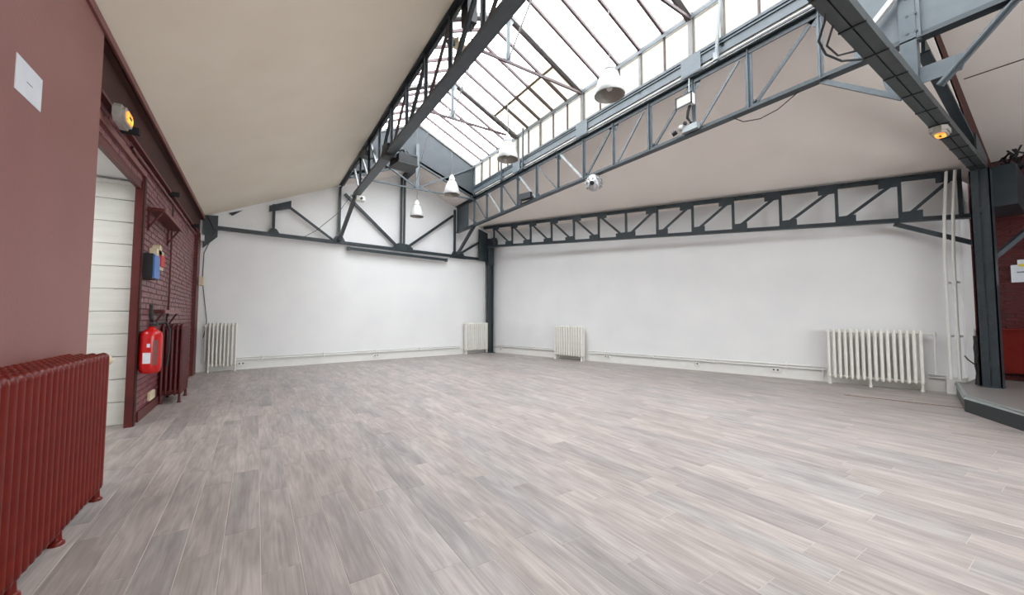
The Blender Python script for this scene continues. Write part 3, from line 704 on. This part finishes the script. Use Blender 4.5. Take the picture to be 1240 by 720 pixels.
tag(obj('wall_plate_board', MB().prism([(XR, 1.0, 5.1), (10.35, 1.0, 3.88), (10.35, 1.0, 3.2), (tx(1.0), 1.0, zc(tx(1.0)-.001, 1.0)+.02), (XR, 1.0, zc(XR, 1.0)+.02)], (0, .03, 0)), 'fascia'),
    'brown timber board along the ceiling step behind the overhead truss', 'board')
tag(obj('white_bar', MB().bar((5.3, 1.27, 4.22), (5.3, .86, 4.64), .05, .05), 'lamp_white'), 'white bar slanting up beside the web plate at the top edge', 'bar')

# ------------------------------------------------------------------ skirtings, pipes, sockets
def along(P, e, n, s, off, z): q = P+e*s+n*off; return V((q.x, q.y, z))
LB = (B-A).length; LR = (D-B).length
def run(name, P, e, n, L, label):
    t = thing(name, label, 'baseboard', (P.x+e.x*L/2, P.y+e.y*L/2, 0), 0, None, 'structure')
    obj('board', MB().prism([along(P,e,n,.05,.001,0), along(P,e,n,L-.02,.001,0), along(P,e,n,L-.02,.001,.17), along(P,e,n,.05,.001,.17)], (n.x*.022, n.y*.022, 0)), 'white_trim', t)
    obj('cap', MB().prism([along(P,e,n,.05,.001,.17), along(P,e,n,L-.02,.001,.17), along(P,e,n,L-.02,.001,.185), along(P,e,n,.05,.001,.185)], (n.x*.03, n.y*.03, 0)), 'white_trim', t)
run('baseboard_back', A, eb, nb, LB, 'white skirting board along the end wall')
run('baseboard_right', B, er, nr, LR, 'white skirting board along the right wall')
def pipes(P, e, n, s0, s1, label):
    t = thing('heating_pipe', label, 'pipe', tuple(along(P, e, n, (s0+s1)/2, .05, .22)), 0, 'heating pipes above the skirting')
    for z in (.225, .275):
        obj('pipe', MB().cyl(along(P,e,n,s0,.05,z), along(P,e,n,s1,.05,z), .015, 8), 'white_trim', t)
    cl_ = MB(); s = s0+.5
    while s < s1-.2: cl_.prism([along(P,e,n,s-.012,.0,.2), along(P,e,n,s+.012,.0,.2), along(P,e,n,s+.012,.0,.3), along(P,e,n,s-.012,.0,.3)], (n.x*.07, n.y*.07, 0)); s += 1.35
    if cl_.v: obj('pipe_clip', cl_, 'white_trim', t)
pipes(A, eb, nb, .78, 6.75, 'pair of white pipes along the end wall between its two radiators')
pipes(B, er, nr, .15, 2.85, 'pair of white pipes along the right wall between corner column and first radiator')
pipes(B, er, nr, 3.98, 9.15, 'pair of white pipes along the right wall between its two radiators')
pipes(B, er, nr, 10.47, 10.66, 'short pair of white pipes between the large radiator and the platform boxing')
def socket(P, e, n, s, z, w_, label, double=True):
    q = along(P, e, n, s, .03, z); t = thing('wall_socket', label, 'socket', tuple(q), math.atan2(e.y, e.x))
    sg = 1 if (Matrix.Rotation(math.atan2(e.y, e.x), 2) @ V((0,1))).dot(n) > 0 else -1
    lobj('plate', MB().b2((-w_/2, -.012*sg, -.035), (w_/2, .022*sg, .04)), 'white_trim', t)
    for dx in ((-.035, .035) if double else (0,)):
        lobj('outlet', MB().cyl((dx, .022*sg, .003), (dx, .025*sg, .003), .017, 10), 'dark_grey', t)
socket(A, eb, nb, .87, .135, .15, 'double white socket beside the left radiator on the end wall')
socket(A, eb, nb, 4.0, .13, .15, 'double white socket in the middle of the end wall skirting')
socket(B, er, nr, .55, .13, .07, 'small white socket by the corner column on the right wall', False)
socket(B, er, nr, 4.55, .15, .17, 'double white socket just right of the small right wall radiator')
socket(B, er, nr, 6.85, .15, .08, 'round-holed single white socket halfway along the right wall', False)
socket(B, er, nr, 8.35, .15, .18, 'double white socket left of the large right wall radiator')
vb = MB(); c = along(B, er, nr, 9.1, .05, .08); vb.cyl(c, c+V((0,0,.17)), .014, 8)
tag(obj('pipe_drop', vb, 'white_trim'), 'short white pipe drop at the left foot of the large white radiator', 'pipe')
# pair of vertical pipes near the right column
vp = thing('riser_pipe', 'left one of two white vertical pipes rising beside the steel column', 'pipe', (9.28, 1.42, .2))
obj('pipe', MB().tube([(9.10,1.40,.25),(9.10,1.40,2.2),(9.09,1.38,2.8),(9.08,1.33,3.52)], .02, 10), 'white_trim', vp)
for z in (.9, 1.75): obj('pipe_clip', MB().b2((9.07,1.38,z),(9.34,1.42,z+.03)), 'white_trim', vp)
vp = thing('riser_pipe', 'right one of two white vertical pipes rising beside the steel column', 'pipe', (9.3, 1.32, .2))
obj('pipe', MB().tube([(9.12,1.31,.25),(9.12,1.31,2.2),(9.11,1.29,2.8),(9.10,1.24,3.52)], .02, 10), 'white_trim', vp)
for z in (.9, 1.75): obj('pipe_clip', MB().b2((9.09,1.29,z),(9.40,1.33,z+.03)), 'white_trim', vp)
rp2 = along(A, eb, nb, 7.72, .06, 0)
tag(obj('riser_pipe', MB().cyl((rp2.x, rp2.y, .2), (rp2.x, rp2.y, 3.1), .022, 10), 'white_trim'), 'single white pipe rising in the far corner left of the dark column', 'pipe')
bx = MB(); bx.b2((9.26, 1.27, 0), (9.46, 1.48, .27))
tag(obj('boxing', bx, 'white_trim'), 'low white boxing at the foot of the riser pipes behind the platform', 'boxing')

# ------------------------------------------------------------------ radiators
def radiator(name, label, loc, rz, n, pitch, h, depth, cols, r, mt, group=None, foot=None, valve='right', vm='white_trim', fl=.10, cat='radiator'):
    """local x runs along the radiator, local -y is its front"""
    t = thing(name, label, cat, loc, rz, group)
    sec = MB(); ys_ = [-depth/2+r+(depth-2*r)*i/(cols-1) for i in range(cols)]
    for i, y in enumerate(ys_):
        sec.cyl((0, y, fl+.04), (0, y, h-.035), r, 10)
        sec.lathe((0, y, h-.035), [(r, 0), (r*.85, .02), (r*.4, .033), (0, .036)], 10)
        sec.lathe((0, y, fl+.04), [(r, 0), (r*.85, -.02), (r*.4, -.033), (0, -.036)], 10)
    sec.b2((-r*.75, -depth/2+r, h-.075), (r*.75, depth/2-r, h-.02)); sec.b2((-r*.75, -depth/2+r, fl+.02), (r*.75, depth/2-r, fl+.075))
    sec.cyl((-pitch/2, 0, h-.06), (pitch/2, 0, h-.06), .022, 8); sec.cyl((-pitch/2, 0, fl+.05), (pitch/2, 0, fl+.05), .022, 8)
    sm = sec.mesh('section', mt)
    for k in range(n): link('section', sm, t, ((k-(n-1)/2)*pitch, 0, 0))
    ft = MB()
    ft.cyl((0, 0, 0), (0, 0, fl+.04), r*.75, 8, r*.55); ft.lathe((0, 0, 0), [(r*1.1, 0), (r*1.1, .012), (r*.7, .02)], 8)
    fm_ = ft.mesh('foot', mt)
    for k in (foot or (0, n-1)):
        for y in (ys_[0], ys_[-1]): link('foot', fm_, t, ((k-(n-1)/2)*pitch, y, 0))
    VX = .15 if n == 16 else .06
    s = 1 if valve == 'right' else -1; L2 = n*pitch/2
    if valve:
        lobj('valve', MB().cyl((s*L2, 0, h-.06), (s*(L2+VX), 0, h-.06), .016, 8).cyl((s*(L2+VX-.03), 0, h-.1), (s*(L2+VX-.03), 0, h-.03), .022, 8), vm, t)
        lobj('supply_pipe', MB().tube([(s*(L2+VX-.03), 0, h-.1), (s*(L2+VX-.03), 0, .28)], .012, 8), vm, t)
    return t
def on(P, e, n, s, off):
    q = P+e*s+n*off; return (q.x, q.y, 0)
ab = math.atan2(eb.y, eb.x); ar = math.atan2(er.y, er.x)
radiator('cast_iron_radiator', 'white column radiator at the left end of the end wall, by the red wall', on(A, eb, nb, .50, .16), ab, 8, .068, 1.07, .14, 2, .02, 'white_rad', None, None, 'left')
radiator('cast_iron_radiator', 'white radiator on the end wall just left of the dark corner column', on(A, eb, nb, 7.33, .16), ab, 11, .082, 1.02, .16, 3, .034, 'white_rad', None, None, 'right')
radiator('cast_iron_radiator', 'small white radiator on the right wall near the corner column', on(B, er, nr, 3.42, .18), ar, 12, .082, .96, .18, 3, .034, 'white_rad', None, None, None)
radiator('cast_iron_radiator', 'large white column radiator on the right wall beside the platform', on(B, er, nr, 9.80, .17), ar, 16, .079, 1.0, .14, 2, .024, 'white_rad', None, (0, 7, 15), 'right')
radiator('cast_iron_radiator', 'long ribbed red radiator in the left foreground under the red panel', (-.93, 2.72, 0), math.radians(90), 30, .0665, .96, .22, 4, .031, 'red_rad', None, (3, 13, 20, 29), None, fl=.055)
radiator('cast_iron_radiator', 'tall dark maroon radiator behind the fire extinguisher on the brick wall', (-.985, 7.5, 0), math.radians(90), 9, .07, 1.10, .25, 5, .024, 'red_rad2', None, None, None)
tag(obj('radiator_valve', MB().cyl((-.93, 3.72, .875), (-.93, 3.86, .875), .022, 12).cyl((-.93, 3.84, .875), (-.93, 4.12, .875), .036, 12), 'beige'), 'cream thermostatic valve on the end of the foreground red radiator', 'valve')

# ------------------------------------------------------------------ things on the left wall
t = thing('fire_extinguisher', 'bright red fire extinguisher hanging beside the doorway frame', 'fire extinguisher', (-1.0, 5.98+.0, .5))
obj('cylinder', MB().lathe((-1.0, 5.98+.0, 0), [(0,.56),(.07,.565),(.092,.59),(.099,.62),(.099,.98),(.092,1.02),(.07,1.045),(.035,1.065),(.03,1.09),(0,1.09)], 24), 'extinguisher', t)
obj('label', MB().lathe((-1.0, 5.98+.0, 0), [(.0995,.66),(.0995,.82)], 24), 'extinguisher', t)
lb = MB()
for a0, a1, z0, z1, m in ((-120, -80, .68, .80, 'paper'), (-100, -85, .86, .90, 'paper'), (-70, -45, .66, .94, 'pink_trim')):
    q = MB(); vs = []; k = 7
    for i in range(k):
        a = math.radians(a0+(a1-a0)*i/(k-1))
        for z in (z0, z1): vs.append((-1.0+.101*math.cos(a), 5.98+.0+.101*math.sin(a), z))
    q.add(vs, [(2*i, 2*i+2, 2*i+3, 2*i+1) for i in range(k-1)]); obj('label', q, m, t)
obj('valve_head', MB().b2((-1.005,5.99,1.09),(-.955,6.05,1.14)).b2((-1.0,5.87,1.12),(-.965,6.03,1.14)), 'dark_grey', t)
obj('handle', MB().tube([(-.99,5.97,1.12),(-1.0,5.91,1.2),(-1.0,5.90,1.34)], .017, 8), 'black', t)
obj('hose', MB().tube([(-.96,6.05,1.12),(-.9,6.13,1.13),(-.87,6.17,1.05),(-.87,6.17,.8),(-.88,6.13,.62)], .012, 8), 'black', t)
obj('wall_hook', MB().b2((WX+.012,5.99,.98),(-1.05,6.05,1.04)), 'dark_grey', t)
t = thing('wall_box', 'black box with a blue front on the brick wall above the extinguisher', 'wall box', (-1.06, 6.14, 1.63))
obj('housing', MB().b2((WX+.012, 5.99, 1.64), (-1.02, 6.30, 1.93)), 'black', t); obj('cover', MB().b2((-1.02, 6.0, 1.65), (-1.005, 6.29, 1.92)), 'blue', t)
t = thing('alarm_unit', 'cream rounded alarm unit with a red mark beside the blue-fronted box', 'alarm', (-1.08, 6.55, 1.8))
obj('housing', MB().b2((WX+.012, 6.36, 1.80), (-1.05, 6.78, 2.04)).cyl((WX+.012, 6.57, 2.02), (-1.05, 6.57, 2.02), .09, 16), 'beige', t)
obj('call_button', MB().b2((-1.05, 6.52, 1.84), (-1.03, 6.72, 1.98)), 'red_print', t)
def shelf(y0, y1, z, d, label):
    t = thing('wall_shelf', label, 'shelf', (WX+d/2, (y0+y1)/2, z))
    obj('board', MB().b2((WX+.012, y0, z), (WX+d, y1, z+.035)), 'red_dark', t)
    obj('front_edge', MB().b2((WX+d, y0, z-.005), (WX+d+.015, y1, z+.04)), 'pink_trim', t)
    for y in (y0+.05, y1-.1):
        obj('bracket', MB().bar((WX+d-.02, y, z), (WX+.02, y, z-.2), .02, .02, (1,0,0)).b2((WX+.012, y-.01, z-.24), (WX+.03, y+.01, z)), 'red_dark', t)
shelf(6.15, 7.5, 2.46, .16, 'upper dark red shelf on brackets high on the brick wall')
shelf(6.5, 7.7, 1.25, .15, 'lower dark red shelf on brackets above the maroon radiator')
tag(obj('junction_box', MB().b2((-1.03, 10.3, 1.86), (-.96, 10.55, 2.04)), 'beige'), 'cream box at mid height on the dark red corner post', 'junction box')
tag(obj('junction_box', MB().b2((-1.03, 10.3, 2.80), (-.98, 10.42, 2.92)), 'white_trim'), 'tiny white box near the top of the dark red corner post', 'junction box')
t = thing('wall_socket', 'cream socket low on the brick wall under the extinguisher', 'socket', (WX+.02, 6.62, .2))
obj('plate', MB().b2((WX+.012, 6.62, .15), (WX+.04, 6.9, .25)), 'beige', t)
tag(obj('skirting_left', MB().b2((WX+.012, 6.1, 0), (WX+.03, 10.4, .12)), 'red_dark'), 'dark red skirting along the foot of the brick wall', 'skirting')

def exit_light(label, loc, ax):
    """ax: local frame (along, out, up) vectors"""
    t = thing('emergency_light', label, 'emergency light', loc); a, n, u = [V(v) for v in ax]; c = V(loc)
    def hexa(hw, hh, d0, d1):
        P = [c+a*x+u*z+n*d0 for x, z in ((-hw,-hh*.45),(-hw*.7,-hh),(hw*.7,-hh),(hw,-hh*.45),(hw,hh*.45),(hw*.7,hh),(-hw*.7,hh),(-hw,hh*.45))]
        return MB().prism(P, n*(d1-d0))
    obj('base', hexa(.14, .075, 0, .05), 'lamp_inner', t); obj('diffuser', hexa(.12, .060, .05, .075), 'lamp_inner', t); obj('lit_tube', hexa(.085, .040, .075, .085), 'amber', t)
    obj('pictogram', hexa(.035, .010, .085, .088), 'dark_grey', t)
exit_light('amber-lit emergency light on the left wall beside the red panel', (WX+.09, 4.52, 2.89), ((0,1,0),(1,0,0),(0,0,1)))
exit_light('amber-lit emergency light under the cross truss near the steel column', (6.62, 1.0, 3.405), ((1,0,0),(0,0,-1),(0,1,0)))

# ------------------------------------------------------------------ things hung from the girders
def lamp(y, ztop_, label):
    t = thing('pendant_lamp', label, 'pendant lamp', (XC, y, 3.96), 0, None)
    lm = MB().lathe((0,0,0), [(.185,0),(.188,.012),(.172,.075),(.14,.19),(.105,.275),(.075,.31),(.06,.325)], 32)
    lm.lathe((0,0,0), [(.06,.322),(.09,.27),(.13,.18),(.165,.07),(.182,.006),(.185,0)], 32)
    lobj('shade', lm, 'lamp_white', t)
    lobj('reflector', MB().lathe((0,0,0), [(.176,.008),(.158,.07),(.122,.18),(.08,.265),(.0,.28)], 32), 'lamp_inner', t)
    lobj('bulb', MB().lathe((0,0,.06), [(0,0),(.03,.01),(.042,.04),(.03,.08),(.02,.14),(.02,.2)], 12), 'white_trim', t)
    lobj('collar', MB().lathe((0,0,0), [(.075,.31),(.077,.325),(.06,.33)], 24), 'zinc', t)
    lobj('cap', MB().lathe((0,0,0), [(.066,.325),(.066,.36),(.045,.42),(.025,.44),(.012,.46),(0,.46)], 24), 'white_trim', t)
    lobj('cord', MB().tube([(0,0,.455)]+[(.006*math.sin(i*1.3), .004*math.cos(i*1.9), .455+(ztop_-3.96-.455)*i/9) for i in range(1,9)]+[(0,0,ztop_-3.96)], .007, 6), 'zinc', t)
    return t
lamp(10.31, 4.73, 'smallest white bell pendant, hanging nearest the end wall')
lamp(8.01, 5.70, 'second white bell pendant from the end wall')
lamp(5.66, 5.70, 'third white bell pendant from the end wall, second largest')
lamp(3.30, 5.70, 'largest white bell pendant, nearest the camera under the glass roof')

t = thing('projector', 'black projector clamped beneath the left lattice girder', 'projector', (2.02, 6.75, 3.72))
PXc, PYc, PZc = 2.06, 6.62, 3.90
pm = MB(); pm.box((PXc, PYc, PZc), (.34, .36, .13), .15)
obj('body', pm, 'black', t)
obj('bottom_tray', MB().box((PXc, PYc, PZc-.085), (.37, .39, .02), .15), 'dark_grey', t)
obj('lens', MB().cyl((PXc+.05, PYc+.2, PZc), (PXc+.05, PYc+.30, PZc), .05, 16), 'chrome', t)
obj('bracket', MB().cyl((1.87, 6.6, 4.05), (2.05, 6.58, 4.10), .025, 8).cyl((2.05, 6.58, 4.10), (2.10, 6.56, PZc+.05), .025, 8).b2((1.95, 6.45, PZc+.07), (2.25, 6.65, PZc+.10)), 'steel_dark', t)
obj('clamp', MB().b2((1.71, 6.5, 3.90), (1.90, 6.7, 4.12)), 'black', t)
obj('cable', MB().tube([(1.9,6.7,4.1),(2.0,6.9,4.25),(2.2,6.85,4.2),(2.28,6.7,4.0),(2.25,6.6,3.9)], .01), 'cable', t)
t = thing('spotlight', 'small silver spotlight clamped inside the left lattice girder', 'spotlight', (1.86, 7.75, 4.1))
obj('body', MB().cyl((1.88, 7.75, 4.25), (1.96, 7.6, 4.12), .06, 14), 'chrome', t); obj('yoke', MB().b2((1.82, 7.72, 4.22), (1.86, 7.8, 4.5)), 'steel_dark', t)
t = thing('spotlight', 'grey box light fixed high in the left girder near the upper chord', 'spotlight', (1.7, 7.3, 4.45))
obj('body', MB().box((1.78, 8.15, 4.50), (.22, .2, .12), .3), 'dark_grey', t)
t = thing('floodlight', 'small beige floodlight box on the left girder near the top edge', 'floodlight', (2.05, 3.9, 4.3))
obj('housing', MB().box((1.98, 4.18, 4.50), (.18, .14, .07), .2), 'beige', t); obj('yoke', MB().b2((1.80, 4.16, 4.46), (1.90, 4.20, 4.50)), 'dark_grey', t)
t = thing('spotlight', 'dark clamp light hanging in the left girder at the top edge', 'spotlight', (1.85, 3.72, 4.4))
obj('body', MB().b2((1.83, 3.70, 4.45), (1.95, 3.86, 4.72)), 'black', t); obj('cable', MB().tube([(1.9,3.75,4.45),(1.93,3.8,4.3),(1.95,3.9,4.2),(1.96,4.0,4.24)], .008), 'cable', t)
obj('lens', MB().cyl((1.95,3.95,4.25),(1.98,4.03,4.2), .03, 12), 'dark_grey', t)
t = thing('security_camera', 'small white camera box at the far end of the left girder', 'camera', (1.88, 9.25, 3.9))
obj('body', MB().b2((1.80, 9.15, 3.84), (1.98, 9.35, 3.94)), 'white_trim', t); obj('lens', MB().cyl((1.9,9.15,3.88),(1.9,9.11,3.88), .03, 12), 'dark_grey', t)
# fixtures on the right girder
t = thing('floodlight', 'white framed floodlight hanging on the right lattice girder', 'floodlight', (5.3, 3.32, 4.28))
fc = V((5.30, 3.36, 4.44))
obj('housing', MB().box(fc, (.09, .25, .16)), 'white_trim', t)
obj('frame', MB().b2((5.245,3.225,4.51),(5.255,3.495,4.53)).b2((5.245,3.225,4.35),(5.255,3.495,4.37)).b2((5.245,3.225,4.35),(5.255,3.245,4.53)).b2((5.245,3.475,4.35),(5.255,3.495,4.53)), 'cable', t)
obj('front_glass', MB().b2((5.25,3.25,4.37),(5.254,3.47,4.51)), 'lamp_inner', t)
obj('cable', MB().tube([(5.32,3.3,4.36),(5.30,3.32,4.28),(5.34,3.36,4.2),(5.33,3.3,4.1)], .022), 'black', t)
obj('hanger', MB().cyl((5.33,3.32,4.5),(5.35,3.32,4.85), .012, 8), 'steel_pale', t)
t = thing('spotlight', 'small white swivelling spotlight below the floodlight on the right girder', 'spotlight', (5.3, 3.45, 4.0))
obj('head', MB().lathe((5.29,3.43,4.06), [(0,-.05),(.035,-.035),(.05,0),(.035,.035),(0,.05)], 16), 'lamp_white', t)
obj('lens_ring', MB().cyl((5.27,3.50,4.03),(5.25,3.56,4.0), .04, 14).cyl((5.27,3.36,4.09),(5.26,3.34,4.1), .03, 12), 'black', t)
obj('base', MB().b2((5.28,3.18,3.97),(5.36,3.42,4.06)), 'steel_pale', t)
t = thing('mirror_effect_light', 'white and grey round party light hanging under the right girder', 'effect light', (5.4, 5.37, 3.62))
obj('shell', MB().lathe((5.40,5.37,3.80), [(0,-.16),(.07,-.14),(.13,-.08),(.155,0),(.13,.08),(.09,.12)], 18), 'chrome', t)
obj('cap', MB().lathe((5.40,5.37,3.80), [(.11,.10),(.10,.14),(.04,.155),(0,.155)], 18), 'lamp_white', t)
ln = MB()
for i in range(10):
    for j, zz in enumerate((-.07, .0, .06)):
        a = i*.628+j*.3; r = (.135,.157,.142)[j]; p = V((5.40+r*math.cos(a), 5.37+r*math.sin(a), 3.80+zz)); q = p+V((math.cos(a), math.sin(a), zz*4)).normalized()*.02
        ln.cyl(p, q, .022, 8)
obj('lens', ln, 'lamp_white', t)['kind'] = 'stuff'
obj('centre_lens', MB().cyl((5.28,5.30,3.76),(5.25,5.28,3.75), .04, 14), 'black', t)
obj('hanger', MB().b2((5.37,5.35,3.93),(5.43,5.39,3.96)), 'dark_grey', t)
t = thing('speaker', 'small black speaker inside the right girder', 'speaker', (5.33, 7.5, 3.98))
obj('body', MB().box((5.33,7.55,4.10), (.14,.34,.14), .3), 'black', t); obj('yoke', MB().b2((5.33,7.78,3.96),(5.36,7.9,4.1)), 'dark_grey', t)
t = thing('speaker', 'black rounded speaker behind the wall truss at the corner column', 'speaker', (6.62, 11.2, 3.7))
obj('body', MB().lathe((6.62,11.25,3.72), [(0,-.17),(.09,-.15),(.13,-.05),(.13,.06),(.08,.15),(0,.17)], 16), 'black', t)
tag(obj('cable', MB().tube([(5.42,2.72,3.94),(5.46,2.62,3.86),(5.48,2.42,3.82),(5.46,2.2,3.84),(5.42,1.95,3.94)], .006), 'cable'), 'thin cable sagging below the right girder against the ceiling', 'cable')
tag(obj('cable', MB().tube([bp(-1.0,3.42,.2),bp(-.85,3.1,.12),bp(-1.02,2.6,.06),bp(-1.03,2.0,.05),bp(-.93,1.15,.05),bp(-.93,1.0,.1),bp(-.98,.75,.12)], .008), 'cable'), 'thin dark cable hanging down the end wall to the left radiator', 'cable')
tag(obj('cable', MB().tube([(1.72,9.3,3.98),(1.6,10.2,3.75),bp(1.2,3.42,.1),bp(.9,3.2,.1)], .006), 'cable'), 'thin cable slanting from the left girder to the end wall truss', 'cable')

# ------------------------------------------------------------------ platform and the red corner
pf = thing('platform', 'low corner platform with grey plank top and slate riser', 'platform', (8.5, 0, 0))
PP = [(7.68,1.08),(9.37,1.40),(10.29,1.26),(10.29,-4),(6.0,-4),(5.2,-.75),(6.84,.545)]
obj('riser', MB().prism([(x, y, 0) for x, y in PP], (0, 0, .185)), 'platform_side', pf)
obj('nosing', MB().prism([(7.655,1.085,.165),(6.82,.54,.165),(6.83,.525,.205),(7.67,1.065,.205)], (.03,-.02,0)).prism([(7.66,1.09,.165),(9.37,1.415,.165),(9.37,1.40,.205),(7.67,1.075,.205)], (.01,-.03,0)), 'nosing', pf)
import itertools
def clip(poly, x0, x1):
    for ax, lim, sg in ((0, x0, 1), (0, x1, -1)):
        out = []
        for i in range(len(poly)):
            a, b = poly[i], poly[(i+1) % len(poly)]; ia, ib = sg*(a[ax]-lim) >= 0, sg*(b[ax]-lim) >= 0
            if ia: out.append(a)
            if ia != ib: s = (lim-a[ax])/(b[ax]-a[ax]); out.append((a[0]+(b[0]-a[0])*s, a[1]+(b[1]-a[1])*s))
        poly = out
        if len(poly) < 3: return None
    return poly
x = 5.2
while x < 10.2:
    pp = clip(PP, x+.001, x+.165)
    if pp: obj('plank', MB().prism([(a, b, .185) for a, b in pp], (0, 0, .015)), 'platform_plank', pf)
    x += .166
tag(obj('skirting_red', MB().b2((10.2, -2, .2), (10.285, 1.26, .27)), 'dark_brick'), 'red skirting at the foot of the dark brick wall on the platform', 'skirting')
tag(obj('red_bench_panel', MB().b2((10.05, -2, .33), (10.28, 1.1, 1.0)).b2((10.02, -2, 1.0), (10.285, 1.12, 1.03)), 'red_rad'), 'red boxed panel standing against the brick wall behind the column', 'panel')
t = thing('wall_notice', 'small white and yellow plate on the dark brick wall at the right edge', 'notice', (10.28, .76, 1.77))
obj('plate', MB().b2((10.26, .45, 1.78), (10.285, .86, 2.06)), 'paper', t); obj('upper_plate', MB().b2((10.26, .45, 2.06), (10.285, .79, 2.14)), 'paper', t)
obj('yellow_mark', MB().b2((10.255, .5, 2.03), (10.26, .78, 2.07)), 'yellow', t); obj('printed_line', MB().b2((10.256, .5, 1.93), (10.26, .80, 1.95)), 'ink', t)
t = thing('cable_bundle', 'tangle of dark cables around the foot of the steel column', 'cables', (9.3, 1.2, .3))
random.seed(5)
for k in range(7):
    y = 1.12+.03*k; obj('cable', MB().tube([(8.99+random.uniform(-.02,.02)+.01*k, 1.10+.006*k+random.uniform(-.008,.008), .21+i*.09) for i in range(9)], .012), 'cable', t)
obj('plug_lead', MB().tube([(8.99,1.1,.5),(8.95,1.14,.52),(8.9,1.19,.58),(8.88,1.22,.64)], .008), 'cable', t)
t = thing('cable_bundle', 'dark cables heaped on top of the steel column under the ceiling', 'cables', (9.2, .8, 3.5))
for k in range(9):
    z = 3.47+.02*k; obj('cable', MB().tube([(9.0+i*.16, .80-.05*k*.4+random.uniform(-.06,.06), z+random.uniform(-.04,.05)) for i in range(9)], .012), 'cable', t)

# things of one kind share a group
GR = {'cast_iron_radiator': 'cast iron radiators along the walls', 'pendant_lamp': 'white bell pendants down the middle of the glass roof',
      'wall_socket': 'sockets low on the walls', 'riser_pipe': 'white vertical pipes', 'emergency_light': 'amber emergency lights',
      'lattice_girder': 'lattice girders either side of the glass roof', 'spotlight': 'small spotlights on the girders', 'floodlight': 'floodlights on the girders',
      'wall_shelf': 'dark red shelves on the brick wall', 'cable': 'loose cables', 'cable_bundle': 'cable bundles at the steel column', 'speaker': 'black speakers',
      'junction_box': 'boxes on the dark red corner post', 'conduit': 'conduits on the brick wall', 'cover_strip': 'joint strips on the top right ceiling'}
for o_ in bpy.data.objects:
    if o_.parent is None and o_.name.split('.')[0] in GR: o_['group'] = GR[o_.name.split('.')[0]]
